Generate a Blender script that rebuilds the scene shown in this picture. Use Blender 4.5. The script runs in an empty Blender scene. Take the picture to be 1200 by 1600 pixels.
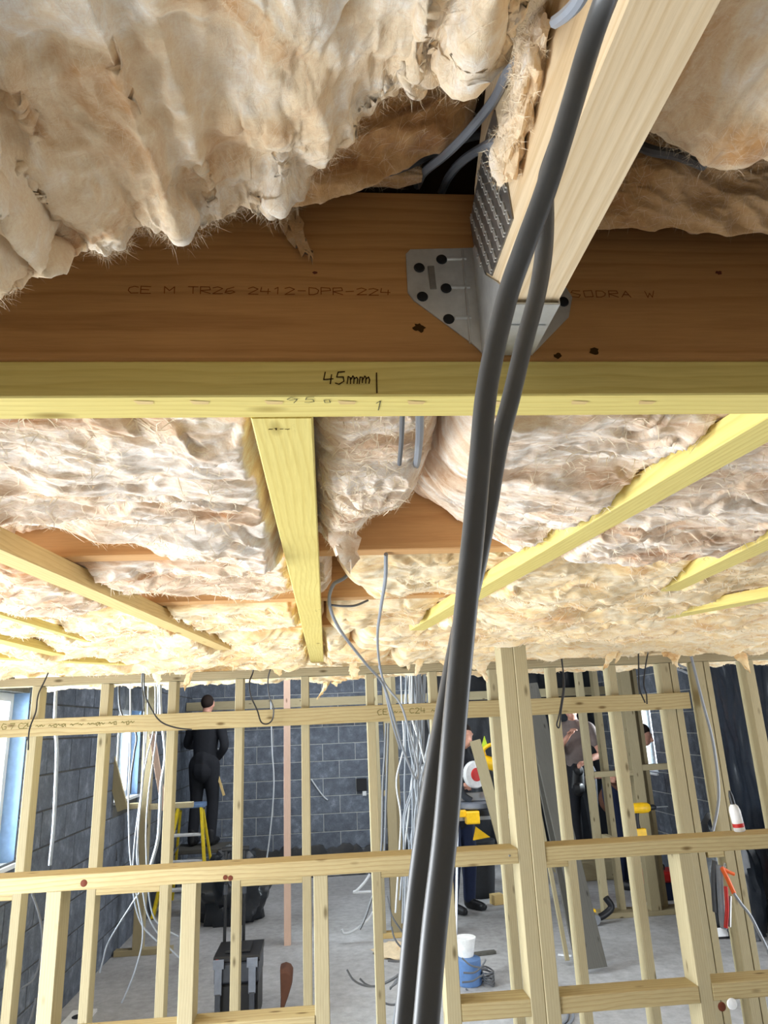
import bpy, bmesh, math, random
import numpy as np
from mathutils import Vector, Matrix

# ------------------------------------------------------------------ camera, light, exposure
SC = bpy.context.scene
COL = SC.collection
H, F = 1.80, 1110.0                       # eye height, focal length in px of the 1200 x 1600 frame
PITCH, ROLL, YAW = (math.radians(a) for a in (16.6, -2.47, 5.0))
_fw = Vector((math.sin(YAW) * math.cos(PITCH), math.cos(YAW) * math.cos(PITCH), math.sin(PITCH)))
_r = Vector((math.cos(YAW), -math.sin(YAW), 0))
_u = _r.cross(_fw)
RX = math.cos(ROLL) * _r + math.sin(ROLL) * _u
UP = -math.sin(ROLL) * _r + math.cos(ROLL) * _u
cam_d = bpy.data.cameras.new('camera')
cam_d.sensor_fit = 'VERTICAL'
cam_d.sensor_height = 32.0
cam_d.lens = F / 1600.0 * 32.0
cam_d.clip_start = 0.02
cam = bpy.data.objects.new('camera', cam_d)
COL.objects.link(cam)
m = Matrix.Identity(4)
for i in range(3):
    m[i][0], m[i][1], m[i][2] = RX[i], UP[i], -_fw[i]
m[0][3], m[1][3], m[2][3] = 0, 0, H
cam.matrix_world = m
SC.camera = cam

SC.view_settings.view_transform = 'Standard'
SC.view_settings.look = 'None'
SC.view_settings.gamma = 1
SC.view_settings.use_curve_mapping = False
SC.view_settings.exposure = 0.0
SC.cycles.max_bounces = 8
SC.cycles.diffuse_bounces = 5
SC.cycles.sample_clamp_indirect = 6

W = bpy.data.worlds.new('overcast_sky')
SC.world = W
W.use_nodes = True
_bg = W.node_tree.nodes['Background']
_bg.inputs[0].default_value = (0.78, 0.88, 1.0, 1)
_bg.inputs[1].default_value = 1.2


def window_light(name, loc, size, direction, power, color=(0.90, 0.95, 1.0)):
    d = bpy.data.lights.new(name, 'AREA')
    d.shape = 'RECTANGLE'
    d.size, d.size_y = size
    d.energy = power
    d.color = color
    o = bpy.data.objects.new(name, d)
    COL.objects.link(o)
    o.location = loc
    o.rotation_euler = Vector(direction).to_track_quat('-Z', 'Z').to_euler()
    return o


XL, XR, YB, YF = -1.88, 3.90, 10.40, -1.8       # inner faces of the side walls, back wall, wall behind the camera
window_light('daylight_patio', (XL - 0.35, 1.6, 1.0), (4.2, 1.9), (1, 0.15, 0.0), 375)
window_light('daylight_window_near', (XL - 0.4, 4.3, 1.65), (1.0, 1.3), (1, 0.25, -0.35), 330)
window_light('daylight_window_far', (XL - 0.4, 7.1, 1.7), (1.0, 1.0), (1, 0.2, -0.3), 260)
window_light('fill_side', (XR + 0.35, 3.2, 1.0), (5.4, 1.9), (-1, 0.35, -0.1), 185)  # added side fill, as if from an unseen opening in the right wall
window_light('daylight_window_east', (XR + 0.4, 9.0, 1.6), (0.6, 0.9), (-1, 0.6, -0.1), 210)
window_light('fill_overhead', (0.5, 6.35, 2.93), (2.6, 1.0), (0.0, 0.0, -1), 55)  # added overhead fill for the far floor; the ceiling has no opening
window_light('fill_overhead', (-0.2, 8.5, 2.93), (1.8, 0.8), (0.0, 1.0, -0.8), 70)  # second added overhead fill, tilted to brighten the back wall


def ray(x, y):
    return _fw * F + RX * (x - 600) - UP * (y - 800)


def at(x, y, X=None, Y=None, Z=None):
    """World point seen in photo pixel (x, y) on the plane X=.., Y=.. or Z=.."""
    d = ray(x, y)
    t = X / d.x if X is not None else Y / d.y if Y is not None else (Z - H) / d.z
    return Vector((d.x * t, d.y * t, d.z * t + H))


# ------------------------------------------------------------------ materials
def lin(c):
    return tuple(((v / 255.0) / 12.92 if v <= 10 else (((v / 255.0) + 0.055) / 1.055) ** 2.4) for v in c)


class NT:
    def __init__(self, name):
        self.m = bpy.data.materials.new(name)
        self.m.use_nodes = True
        self.t = self.m.node_tree
        self.b = self.t.nodes['Principled BSDF']

    def n(self, kind, **kw):
        nd = self.t.nodes.new('ShaderNode' + kind)
        for k, v in kw.items():
            if k in nd.inputs:
                nd.inputs[k].default_value = v
            else:
                setattr(nd, k, v)
        return nd

    def l(self, a, b):
        self.t.links.new(a, b)

    def mapping(self, scale, rnd=False, coord='Object'):
        tc = self.n('TexCoord')
        mp = self.n('Mapping')
        mp.inputs['Scale'].default_value = scale
        self.l(tc.outputs[coord], mp.inputs['Vector'])
        if rnd:
            oi = self.n('ObjectInfo')
            mu = self.n('Math', operation='MULTIPLY')
            mu.inputs[1].default_value = 37.0
            self.l(oi.outputs['Random'], mu.inputs[0])
            cb = self.n('CombineXYZ')
            self.l(mu.outputs[0], cb.inputs[0])
            self.l(mu.outputs[0], cb.inputs[1])
            self.l(cb.outputs[0], mp.inputs['Location'])
        return mp.outputs[0]

    def noise(self, vec, scale, detail=4, rough=0.55, dist=0.0):
        nd = self.n('TexNoise')
        nd.inputs['Scale'].default_value = scale
        nd.inputs['Detail'].default_value = detail
        nd.inputs['Roughness'].default_value = rough
        nd.inputs['Distortion'].default_value = dist
        if vec is not None:
            self.l(vec, nd.inputs['Vector'])
        return nd.outputs['Fac']

    def ramp(self, fac, stops, interp='LINEAR'):
        r = self.n('ValToRGB')
        r.color_ramp.interpolation = interp
        e = r.color_ramp.elements
        while len(e) < len(stops):
            e.new(0.5)
        for k, (p, c) in enumerate(stops):
            e[k].position = p
            e[k].color = (*c, 1) if len(c) == 3 else c
        self.l(fac, r.inputs[0])
        return r.outputs[0]

    def mix(self, fac, a, b, mode='MIX'):
        mx = self.n('Mix', data_type='RGBA', blend_type=mode)
        for s, v in ((mx.inputs[0], fac), (mx.inputs[6], a), (mx.inputs[7], b)):
            if isinstance(v, (int, float)):
                s.default_value = v
            elif isinstance(v, tuple):
                s.default_value = (*v, 1)
            else:
                self.l(v, s)
        return mx.outputs[2]

    def bump(self, h, strength, dist):
        b = self.n('Bump')
        b.inputs['Strength'].default_value = strength
        b.inputs['Distance'].default_value = dist
        self.l(h, b.inputs['Height'])
        self.l(b.outputs[0], self.b.inputs['Normal'])

    def out(self, color, rough=0.7, metal=0.0, spec=0.3):
        if isinstance(color, tuple):
            self.b.inputs['Base Color'].default_value = (*color, 1)
        else:
            self.l(color, self.b.inputs['Base Color'])
        self.b.inputs['Roughness'].default_value = rough
        self.b.inputs['Metallic'].default_value = metal
        self.b.inputs['Specular IOR Level'].default_value = spec
        return self.m


def wood(name, light, dark, rings=130.0, contrast=0.6, knots=True, stain=None, rough=0.72):
    """Sawn softwood: growth rings about an off-centre pith running along local X, knots, saw fuzz."""
    k = NT(name)
    vec = k.mapping((0.35, 1, 1), rnd=True)
    wob = k.noise(vec, 5.0, 3, 0.5)
    oi = k.n('ObjectInfo')
    ang = k.n('Math', operation='MULTIPLY_ADD')
    k.l(oi.outputs['Random'], ang.inputs[0])
    ang.inputs[1].default_value = 0.05
    ang.inputs[2].default_value = 0.03
    cb = k.n('CombineXYZ')
    tc = k.n('TexCoord')
    s2 = k.n('SeparateXYZ')
    k.l(tc.outputs['Object'], s2.inputs[0])
    wa = k.n('Math', operation='MULTIPLY_ADD')
    k.l(wob, wa.inputs[0])
    wa.inputs[1].default_value = 0.035
    k.l(s2.outputs[1], wa.inputs[2])
    wb = k.n('Math', operation='ADD')
    k.l(wa.outputs[0], wb.inputs[0])
    k.l(ang.outputs[0], wb.inputs[1])
    wc = k.n('Math', operation='MULTIPLY_ADD')
    k.l(wob, wc.inputs[0])
    wc.inputs[1].default_value = 0.03
    k.l(s2.outputs[2], wc.inputs[2])
    wd = k.n('Math', operation='ADD')
    k.l(wc.outputs[0], wd.inputs[0])
    wd.inputs[1].default_value = 0.04
    k.l(wb.outputs[0], cb.inputs[1])
    k.l(wd.outputs[0], cb.inputs[2])
    ln = k.n('VectorMath', operation='LENGTH')
    k.l(cb.outputs[0], ln.inputs[0])
    fr = k.n('Math', operation='MULTIPLY')
    k.l(ln.outputs['Value'], fr.inputs[0])
    fr.inputs[1].default_value = rings
    fc = k.n('Math', operation='FRACT')
    k.l(fr.outputs[0], fc.inputs[0])
    ring = k.ramp(fc.outputs[0], [(0.0, (0, 0, 0)), (0.55, (0.25,) * 3), (0.86, (1, 1, 1)), (1.0, (0.05,) * 3)])
    v2 = k.mapping((3, 60, 60), rnd=True)
    fib = k.noise(v2, 6.0, 4, 0.6)
    v3 = k.mapping((1.2, 5, 5), rnd=True)
    tone = k.noise(v3, 2.0, 3, 0.5)
    mid = tuple(a * (1 - contrast) + b * contrast for a, b in zip(light, dark))
    c = k.mix(ring, light, mid)
    c2 = k.mix(0.35, c, k.ramp(fib, [(0.3, tuple(v * 0.72 for v in mid)), (0.7, light)]))
    c3 = k.mix(k.ramp(tone, [(0.35, (0, 0, 0)), (0.75, (0.45,) * 3)]), c2, mid)
    h = fib
    if knots:
        vk = k.mapping((5.0, 14, 14), rnd=True)
        vo = k.n('TexVoronoi')
        vo.inputs['Scale'].default_value = 1.0
        k.l(vk, vo.inputs['Vector'])
        kn = k.ramp(vo.outputs['Distance'], [(0.05, (1, 1, 1)), (0.14, (0, 0, 0))])
        c3 = k.mix(kn, c3, tuple(v * 0.55 for v in dark))
    if stain:
        vs = k.mapping((6, 16, 16), rnd=True)
        st = k.ramp(k.noise(vs, 1.3, 5, 0.7), [(0.66, (0, 0, 0)), (0.74, (0.7,) * 3)])
        c3 = k.mix(st, c3, stain)
    k.bump(h, 0.25, 0.0006)
    return k.out(c3, rough, 0, 0.25)


M = {}
M['beam'] = wood('brown_truss_timber', lin((196, 148, 92)), lin((148, 100, 56)), 70, 0.6, False)
M['joist_far'] = wood('tan_truss_timber', lin((218, 172, 118)), lin((176, 122, 70)), 70, 0.5, False)
M['joist'] = wood('pale_planed_softwood', lin((234, 214, 180)), lin((202, 170, 122)), 170, 0.75, False)
M['yellow'] = wood('yellow_treated_batten', lin((230, 214, 134)), lin((198, 168, 76)), 110, 0.55, True, lin((120, 100, 45)))
M['tan'] = wood('tan_batten', lin((226, 200, 140)), lin((190, 150, 88)), 120, 0.5, True)
M['stud'] = wood('greenish_treated_stud', lin((184, 173, 140)), lin((146, 132, 98)), 110, 0.55, True)
M['rail'] = wood('treated_rail', lin((192, 177, 134)), lin((146, 121, 76)), 80, 0.7, True)
M['pink'] = wood('pinkish_stud', lin((226, 196, 176)), lin((196, 154, 130)), 120, 0.5, True)
M['oldwood'] = wood('weathered_stud', lin((176, 164, 132)), lin((130, 114, 80)), 110, 0.5, True)
M['greywood'] = wood('grey_weathered_plank', lin((96, 94, 88)), lin((66, 62, 56)), 90, 0.5, True)


def simple(name, c, rough=0.6, metal=0.0, spec=0.4, var=0.0, scale=20.0, bump=0.0):
    k = NT(name)
    col = lin(c)
    if var or bump:
        v = k.mapping((1, 1, 1), rnd=True)
        f = k.noise(v, scale, 5, 0.6)
        cc = k.ramp(f, [(0.3, tuple(x * (1 - var) for x in col)), (0.72, tuple(min(1, x * (1 + var)) for x in col))])
        if bump:
            k.bump(f, 0.5, bump)
        return k.out(cc, rough, metal, spec)
    return k.out(col, rough, metal, spec)


def wool(name, seed, pale, mid, deep, stretch=(1, 1, 1), fib=1.0):
    """Glass mineral wool: cream, peach and tan patches with fine matted fibres."""
    k = NT(name)
    v = k.mapping(stretch)
    v.node.inputs['Location'].default_value = (seed, seed * 1.7, 0)
    big = k.noise(v, 7.0, 5, 0.62, 1.2)
    huge = k.noise(v, 2.6, 3, 0.5, 0.8)
    small = k.noise(v, 34.0, 5, 0.65, 1.5)
    fibv = k.mapping((60 * stretch[0], 170 * stretch[1], 120))
    fibre = k.noise(fibv, 1.0, 6, 0.75, 3.0)
    fibv2 = k.mapping((190 * stretch[0], 55 * stretch[1], 120))
    fibre2 = k.noise(fibv2, 1.0, 6, 0.75, 3.0)
    c = k.ramp(big, [(0.35, deep), (0.47, mid), (0.57, pale), (0.8, tuple(min(1, x * 1.04) for x in pale))])
    c = k.mix(k.ramp(huge, [(0.56, (0, 0, 0)), (0.70, (0.65,) * 3)]), c, mid)  # broad tan patches, partly tinting in the brown shade of hollows
    c2 = k.mix(k.ramp(small, [(0.36, (0.75,) * 3), (0.6, (0, 0, 0))]), c, mid)
    ff = k.mix(0.5, fibre, fibre2)
    c3 = k.mix(k.ramp(ff, [(0.35, (0.35,) * 3), (0.55, (0, 0, 0))]), c2, deep)
    c4 = k.mix(k.ramp(ff, [(0.56, (0, 0, 0)), (0.72, (0.55,) * 3)]), c3, tuple(min(1, x * 1.08) for x in pale))
    hh = k.mix(0.4, ff, small)
    k.bump(hh, 0.6 * fib, 0.004)
    k.b.inputs['Sheen Weight'].default_value = 0.25
    k.b.inputs['Sheen Roughness'].default_value = 0.6
    return k.out(c4, 0.95, 0, 0.05)


PALE, MIDC, DEEP = lin((240, 224, 196)), lin((226, 192, 146)), lin((196, 146, 92))
M['wool_near'] = wool('mineral_wool_near', 1.0, lin((252, 246, 234)), lin((240, 216, 178)), lin((208, 156, 98)), (1, 1, 1))
M['wool_shaded'] = wool('mineral_wool_shaded_side', 5.0, lin((226, 194, 150)), lin((206, 162, 108)), lin((168, 116, 66)))  # browner copy of the wool: shade on the batt ends put into colour
M['wool_mid'] = wool('mineral_wool_layers', 9.0, lin((250, 242, 230)), lin((232, 206, 176)), lin((190, 136, 88)), (0.45, 1.5, 1))
M['wool_far'] = wool('mineral_wool_far', 14.0, lin((250, 236, 204)), lin((240, 212, 160)), lin((212, 160, 100)), (0.6, 1.1, 1), 0.8)
M['fibre'] = simple('wool_fibre', (240, 224, 196), 0.9, 0, 0.1)
M['galv'] = simple('galvanised_steel', (206, 208, 206), 0.42, 0.7, 0.5, 0.12, 60, 0.0)
M['galv_dark'] = simple('punched_plate_steel', (138, 134, 128), 0.42, 0.75, 0.5, 0.2, 60)
M['tooth'] = simple('glint_toned_tooth', (216, 214, 208), 0.35, 0.35, 0.5)  # paler and less metallic than the plate: glint put into the colour
M['black'] = simple('black_nail_head', (10, 10, 11), 0.6)
M['cable_dark'] = simple('dark_grey_cable_sheath', (96, 96, 95), 0.38, 0, 0.5, 0.05, 90)
M['cable'] = simple('grey_cable_sheath', (134, 140, 149), 0.4, 0, 0.5)
M['cable_mid'] = simple('mid_grey_cable_sheath', (92, 94, 98), 0.42, 0, 0.5)
M['cable_black'] = simple('black_cable_sheath', (34, 34, 38), 0.4, 0, 0.5)
M['cable_white'] = simple('pale_cable_sheath', (206, 210, 214), 0.4, 0, 0.5)
M['ink'] = simple('faded_print', (128, 76, 36), 0.9, 0, 0.0)
M['pencil'] = simple('pencil_mark', (66, 46, 22), 0.9, 0, 0.0)
M['pencil_grey'] = simple('grey_pencil_mark', (92, 90, 70), 0.9, 0, 0.0)
M['ink_green'] = simple('faded_stud_print', (120, 112, 70), 0.9, 0, 0.0)
M['red_ink'] = simple('brown_knot', (96, 44, 22), 0.8)


def block_mat():
    k = NT('dense_concrete_block')
    v = k.mapping((1, 1, 1), rnd=True)
    f = k.noise(v, 9.0, 6, 0.65)
    g = k.noise(v, 60.0, 3, 0.6)
    oi = k.n('ObjectInfo')
    c = k.ramp(f, [(0.3, lin((84, 90, 100))), (0.55, lin((116, 124, 136))), (0.72, lin((160, 168, 180)))])
    c2 = k.mix(0.25, c, k.ramp(g, [(0.35, lin((64, 68, 76))), (0.7, lin((128, 134, 144)))]))
    d = k.n('Math', operation='MULTIPLY')
    k.l(oi.outputs['Random'], d.inputs[0])
    d.inputs[1].default_value = 0.35
    c3 = k.mix(d.outputs[0], c2, lin((80, 84, 92)))
    k.bump(g, 0.5, 0.003)
    return k.out(c3, 0.9, 0, 0.2)


M['block'] = block_mat()
M['mortar'] = simple('pale_mortar', (182, 184, 182), 0.95, 0, 0.1, 0.15, 30)
M['mortar_shaded'] = simple('shade_toned_mortar', (92, 92, 90), 0.95, 0, 0.1, 0.15, 30)  # mortar of the left wall, its shade put into a darker colour


def floor_mat():
    k = NT('dusty_concrete_floor')
    v = k.mapping((1, 1, 1))
    a = k.noise(v, 1.1, 5, 0.6)
    b = k.noise(v, 14.0, 6, 0.7)
    c = k.ramp(a, [(0.3, lin((140, 140, 141))), (0.55, lin((168, 169, 172))), (0.75, lin((192, 194, 198)))])
    c2 = k.mix(0.35, c, k.ramp(b, [(0.35, lin((140, 136, 130))), (0.65, lin((206, 204, 202)))]))
    k.bump(b, 0.3, 0.002)
    return k.out(c2, 0.8, 0, 0.3)


M['floor'] = floor_mat()
M['deck'] = simple('dark_roof_deck', (92, 70, 48), 0.9, 0, 0.1, 0.2, 6)
M['plaster'] = simple('bare_plaster', (186, 182, 174), 0.9, 0, 0.1, 0.05, 4)
M['upvc'] = simple('white_window_plastic', (232, 236, 240), 0.35, 0, 0.5)
M['membrane'] = simple('black_polythene', (30, 34, 40), 0.32, 0, 0.6, 0.2, 12, 0.01)
M['membrane_blue'] = simple('blue_black_polythene', (42, 48, 58), 0.3, 0, 0.6, 0.2, 12, 0.01)


def glass():
    k = NT('window_glass')
    t = k.t
    tr = k.n('BsdfTransparent')
    tr.inputs[0].default_value = (0.94, 0.97, 0.97, 1)
    gl = k.n('BsdfGlossy')
    gl.inputs['Roughness'].default_value = 0.02
    fr = k.n('Fresnel')
    fr.inputs[0].default_value = 1.45
    mx = k.n('MixShader')
    k.l(fr.outputs[0], mx.inputs[0])
    k.l(tr.outputs[0], mx.inputs[1])
    k.l(gl.outputs[0], mx.inputs[2])
    k.l(mx.outputs[0], t.nodes['Material Output'].inputs['Surface'])
    return k.m


M['glass'] = glass()
M['hedge'] = simple('garden_leaves', (120, 150, 70), 0.8, 0, 0.2, 0.5, 30)
for nm, c, r in (('yellow_plastic', (240, 190, 30), 0.4), ('ladder_yellow', (238, 208, 40), 0.45), ('black_plastic', (30, 31, 34), 0.45),
                 ('grey_plastic', (120, 126, 138), 0.45), ('dark_grey_plastic', (62, 66, 74), 0.45), ('red_plastic', (190, 40, 36), 0.45),
                 ('orange_plastic', (232, 104, 44), 0.45), ('white_plastic', (228, 230, 232), 0.45), ('blue_plastic', (96, 130, 180), 0.45),
                 ('brown_bag', (92, 58, 42), 0.8), ('skin', (214, 158, 136), 0.55), ('dark_cloth', (34, 36, 42), 0.9), ('navy_cloth', (28, 38, 66), 0.9),
                 ('grey_cloth', (128, 116, 112), 0.9), ('hair', (40, 28, 22), 0.8), ('hivis', (196, 226, 60), 0.7), ('white_card', (232, 232, 230), 0.8),
                 ('sawdust', (226, 206, 172), 1.0), ('bin_black', (44, 46, 50), 0.7), ('green_dark', (38, 66, 52), 0.8), ('bluish_foil', (120, 150, 190), 0.3)):
    M[nm] = simple(nm, c, r, 0, 0.4, 0.12, 25)
M['alu'] = simple('bare_aluminium', (200, 204, 210), 0.3, 0.9, 0.5)
M['blade'] = simple('saw_blade_steel', (196, 200, 206), 0.28, 0.95, 0.5)


# ------------------------------------------------------------------ mesh helpers
class MB:
    def __init__(self):
        self.v, self.f = [], []

    def add(self, vs, fs):
        o = len(self.v)
        self.v += [tuple(p) for p in vs]
        self.f += [tuple(i + o for i in f) for f in fs]
        return self

    def prism(self, sec, a, b, axes):
        """Section (list of 2-D points) swept from a to b; axes = the two 3-D directions of the section."""
        n = len(sec)
        p, q = axes
        vs = [Vector(a) + p * s + q * t for s, t in sec] + [Vector(b) + p * s + q * t for s, t in sec]
        fs = [(i, (i + 1) % n, n + (i + 1) % n, n + i) for i in range(n)]
        fs += [tuple(reversed(range(n))), tuple(range(n, 2 * n))]
        return self.add(vs, fs)

    def bar(self, a, b, w, h, up=(0, 0, 1), ch=0.002):
        """A chamfered bar from a to b: w across, h along up."""
        a, b = Vector(a), Vector(b)
        d = (b - a).normalized()
        up = Vector(up)
        s = d.cross(up).normalized()
        t = s.cross(d).normalized()
        c = min(ch, w * 0.3, h * 0.3)
        x, y = w / 2, h / 2
        sec = [(-x + c, -y), (x - c, -y), (x, -y + c), (x, y - c), (x - c, y), (-x + c, y), (-x, y - c), (-x, -y + c)]
        return self.prism(sec, a, b, (s, t))

    def box(self, lo, hi, ch=0.002):
        lo, hi = Vector(lo), Vector(hi)
        c = (lo + hi) / 2
        return self.bar((lo.x, c.y, c.z), (hi.x, c.y, c.z), hi.y - lo.y, hi.z - lo.z, ch=ch)

    def tube(self, pts, r, n=8, flat=1.0, closed_ends=True, ref=(0, 0, 1)):
        pts = [Vector(p) for p in pts]
        rs = r if isinstance(r, (list, tuple)) else [r] * len(pts)
        rings = []
        s = None
        for i, p in enumerate(pts):
            d = (pts[min(i + 1, len(pts) - 1)] - pts[max(i - 1, 0)]).normalized()
            if s is None:
                rf = Vector(ref)
                if abs(d.dot(rf)) > 0.9:
                    rf = Vector((1, 0, 0)) if abs(d.x) < 0.9 else Vector((0, 1, 0))
                s = d.cross(rf).normalized()
            else:
                s = (s - d * s.dot(d)).normalized()     # carried along without twist
            t = s.cross(d).normalized()
            rings.append([p + s * (rs[i] * math.cos(2 * math.pi * k / n)) + t * (rs[i] * flat * math.sin(2 * math.pi * k / n)) for k in range(n)])
        vs = [q for rg in rings for q in rg]
        fs = []
        for i in range(len(rings) - 1):
            for k in range(n):
                fs.append((i * n + k, i * n + (k + 1) % n, (i + 1) * n + (k + 1) % n, (i + 1) * n + k))
        if closed_ends:
            fs.append(tuple(reversed(range(n))))
            fs.append(tuple(range((len(rings) - 1) * n, len(rings) * n)))
        return self.add(vs, fs)

    def lathe(self, prof, c, axis=(0, 0, 1), n=20):
        """Profile [(radius, height)] turned about axis through c."""
        ax = Vector(axis).normalized()
        s = ax.orthogonal().normalized()
        t = ax.cross(s)
        c = Vector(c)
        vs = [c + ax * hgt + (s * math.cos(2 * math.pi * k / n) + t * math.sin(2 * math.pi * k / n)) * rad for rad, hgt in prof for k in range(n)]
        fs = []
        for i in range(len(prof) - 1):
            for k in range(n):
                fs.append((i * n + k, i * n + (k + 1) % n, (i + 1) * n + (k + 1) % n, (i + 1) * n + k))
        fs.append(tuple(reversed(range(n))))
        fs.append(tuple(range((len(prof) - 1) * n, len(prof) * n)))
        return self.add(vs, fs)

    def poly(self, outline, a_dir, depth):
        """Closed 3-D outline extruded by depth along a_dir."""
        n = len(outline)
        d = Vector(a_dir).normalized() * depth
        vs = [Vector(p) for p in outline] + [Vector(p) + d for p in outline]
        fs = [tuple(range(n)), tuple(reversed(range(n, 2 * n)))] + [(i, (i + 1) % n, n + (i + 1) % n, n + i) for i in range(n)]
        return self.add(vs, fs)

    def mesh(self, name, mat, smooth=False, fix=True):
        me = bpy.data.meshes.new(name)
        me.from_pydata(self.v, [], self.f)
        if fix:
            bm = bmesh.new()
            bm.from_mesh(me)
            bmesh.ops.recalc_face_normals(bm, faces=bm.faces)
            bm.to_mesh(me)
            bm.free()
        me.materials.append(M[mat] if isinstance(mat, str) else mat)
        if smooth:
            me.polygons.foreach_set('use_smooth', [True] * len(me.polygons))
            try:
                me.set_sharp_from_angle(angle=math.radians(38))
            except Exception:
                pass
        me.update()
        return me

    def build(self, name, mat, parent=None, smooth=False, loc=None):
        o = bpy.data.objects.new(name, self.mesh(name, mat, smooth))
        COL.objects.link(o)
        if parent is not None:
            o.parent = parent
            o.matrix_parent_inverse = Matrix.Identity(4)
            if parent.location.length:
                o.location = -Vector(parent.location)
            # two-level chains all hang off unrotated parents
            if parent.parent is not None and parent.parent.location.length and parent.location.length == 0:
                o.location = (0, 0, 0)
        return o


def tag(o, label=None, cat=None, group=None, kind=None):
    if label:
        o['label'] = label
    if cat:
        o['category'] = cat
    if group:
        o['group'] = group
    if kind:
        o['kind'] = kind
    return o


def thing(name, label, cat, group=None, kind='thing'):
    """Empty that parents the parts; parts are modelled in world coordinates."""
    o = bpy.data.objects.new(name, None)
    COL.objects.link(o)
    o.empty_display_size = 0.05
    return tag(o, label, cat, group, kind)


def timber(name, a, b, w, h, mat, parent=None, up=(0, 0, 1), ch=0.002):
    """One sawn stick as its own object with its local X along the grain."""
    a, b = Vector(a), Vector(b)
    L = (b - a).length
    mb = MB().bar((-L / 2, 0, 0), (L / 2, 0, 0), w, h, ch=ch)
    o = bpy.data.objects.new(name, mb.mesh(name, mat))
    COL.objects.link(o)
    x = (b - a).normalized()
    z = Vector(up)
    y = z.cross(x).normalized()
    z = x.cross(y).normalized()
    mw = Matrix.Identity(4)
    for i in range(3):
        mw[i][0], mw[i][1], mw[i][2] = x[i], y[i], z[i]
        mw[i][3] = ((a + b) / 2)[i]
    if parent is not None:
        o.parent = parent
    o.matrix_basis = mw
    return o


def catmull(pts, k=8):
    pts = [Vector(p) for p in pts]
    P = [pts[0] * 2 - pts[1]] + pts + [pts[-1] * 2 - pts[-2]]
    out = []
    for i in range(1, len(P) - 2):
        p0, p1, p2, p3 = P[i - 1:i + 3]
        for j in range(k):
            t = j / k
            out.append(0.5 * ((2 * p1) + (p2 - p0) * t + (2 * p0 - 5 * p1 + 4 * p2 - p3) * t * t + (3 * p1 - p0 - 3 * p2 + p3) * t ** 3))
    out.append(pts[-1])
    return out


def cable(name, pts, r, mat, label, group=None, k=8, n=8, flat=1.0, ref=(0, 0, 1)):
    o = MB().tube(catmull(pts, k), r, n, flat, ref=ref).build(name, mat, smooth=True)
    return tag(o, label, 'cable', group)


# ---- numpy gradient noise
def gn(x, y, seed=0):
    xi, yi = np.floor(x).astype(np.int64), np.floor(y).astype(np.int64)
    xf, yf = x - xi, y - yi

    def grad(ix, iy):
        h = (ix * 374761393 + iy * 668265263 + seed * 974634777) & 0xFFFFFFFF
        h = ((h ^ (h >> 13)) * 1274126177) & 0xFFFFFFFF
        h = (h ^ (h >> 16)) & 0xFFFF
        a = h * (2 * np.pi / 65536.0)
        return np.cos(a), np.sin(a)
    u, v = xf * xf * xf * (xf * (xf * 6 - 15) + 10), yf * yf * yf * (yf * (yf * 6 - 15) + 10)

    def dot(dx, dy):
        gx, gy = grad(xi + dx, yi + dy)
        return gx * (xf - dx) + gy * (yf - dy)
    a = dot(0, 0) * (1 - u) + dot(1, 0) * u
    b = dot(0, 1) * (1 - u) + dot(1, 1) * u
    return (a * (1 - v) + b * v) * 1.5


def fbm(x, y, seed, octs=4, g=0.5):
    s, a = 0, 1
    for i in range(octs):
        s = s + a * gn(x * 2 ** i, y * 2 ** i, seed + i * 7)
        a *= g
    return s


def ridged(x, y, seed, octs=4, g=0.5):
    s, a = 0, 1
    for i in range(octs):
        s = s + a * (1 - 2 * np.abs(gn(x * 2 ** i, y * 2 ** i, seed + i * 11)))
        a *= g
    return s


def flakes(x, y, seed, sx, sy):
    """Torn, layered sheets: a warped sawtooth that steps up slowly and falls off sharply."""
    wx = fbm(x * 6, y * 6, seed, 3) * 0.09
    wy = fbm(x * 6, y * 6, seed + 50, 3) * 0.07
    q = fbm((x + wx) * sx, (y + wy) * sy, seed + 90, 3) * 2.2
    fr = q - np.floor(q)
    return np.where(fr < 0.82, fr / 0.82, (1 - fr) / 0.18)


def grid_mesh(name, P, mat, top=None, face=None):
    """P: (rows, cols, 3) array. Closed to a solid by a skirt up to z = top."""
    if face is not None:
        k, j = P.shape[0] // 2, P.shape[1] // 2
        nn = np.cross(P[k, j + 4] - P[k, j], P[k + 4, j] - P[k, j])
        if nn @ np.array(face, float) < 0:
            P = P[:, ::-1]
    r, c, _ = P.shape
    V = P.reshape(-1, 3)
    idx = np.arange(r * c).reshape(r, c)
    q = np.stack([idx[:-1, :-1], idx[:-1, 1:], idx[1:, 1:], idx[1:, :-1]], -1).reshape(-1, 4)
    loop = np.concatenate([idx[0, :-1], idx[:-1, -1], idx[-1, ::-1][:-1], idx[::-1, 0][:-1]])
    faces = q.tolist()
    verts = V.tolist()
    if top is not None:
        n0 = len(verts)
        for i in loop:
            p = V[i]
            verts.append((p[0], p[1], max(top, p[2] + 0.004)))
        n = len(loop)
        for k in range(n):
            k2 = (k + 1) % n
            faces.append([int(loop[k2]), int(loop[k]), n0 + k, n0 + k2])
        faces.append(list(range(n0, n0 + n)))
    me = bpy.data.meshes.new(name)
    me.from_pydata(verts, [], faces)
    me.materials.append(M[mat])
    me.polygons.foreach_set('use_smooth', [True] * len(me.polygons))
    me.update()
    o = bpy.data.objects.new(name, me)
    COL.objects.link(o)
    return o


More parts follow.
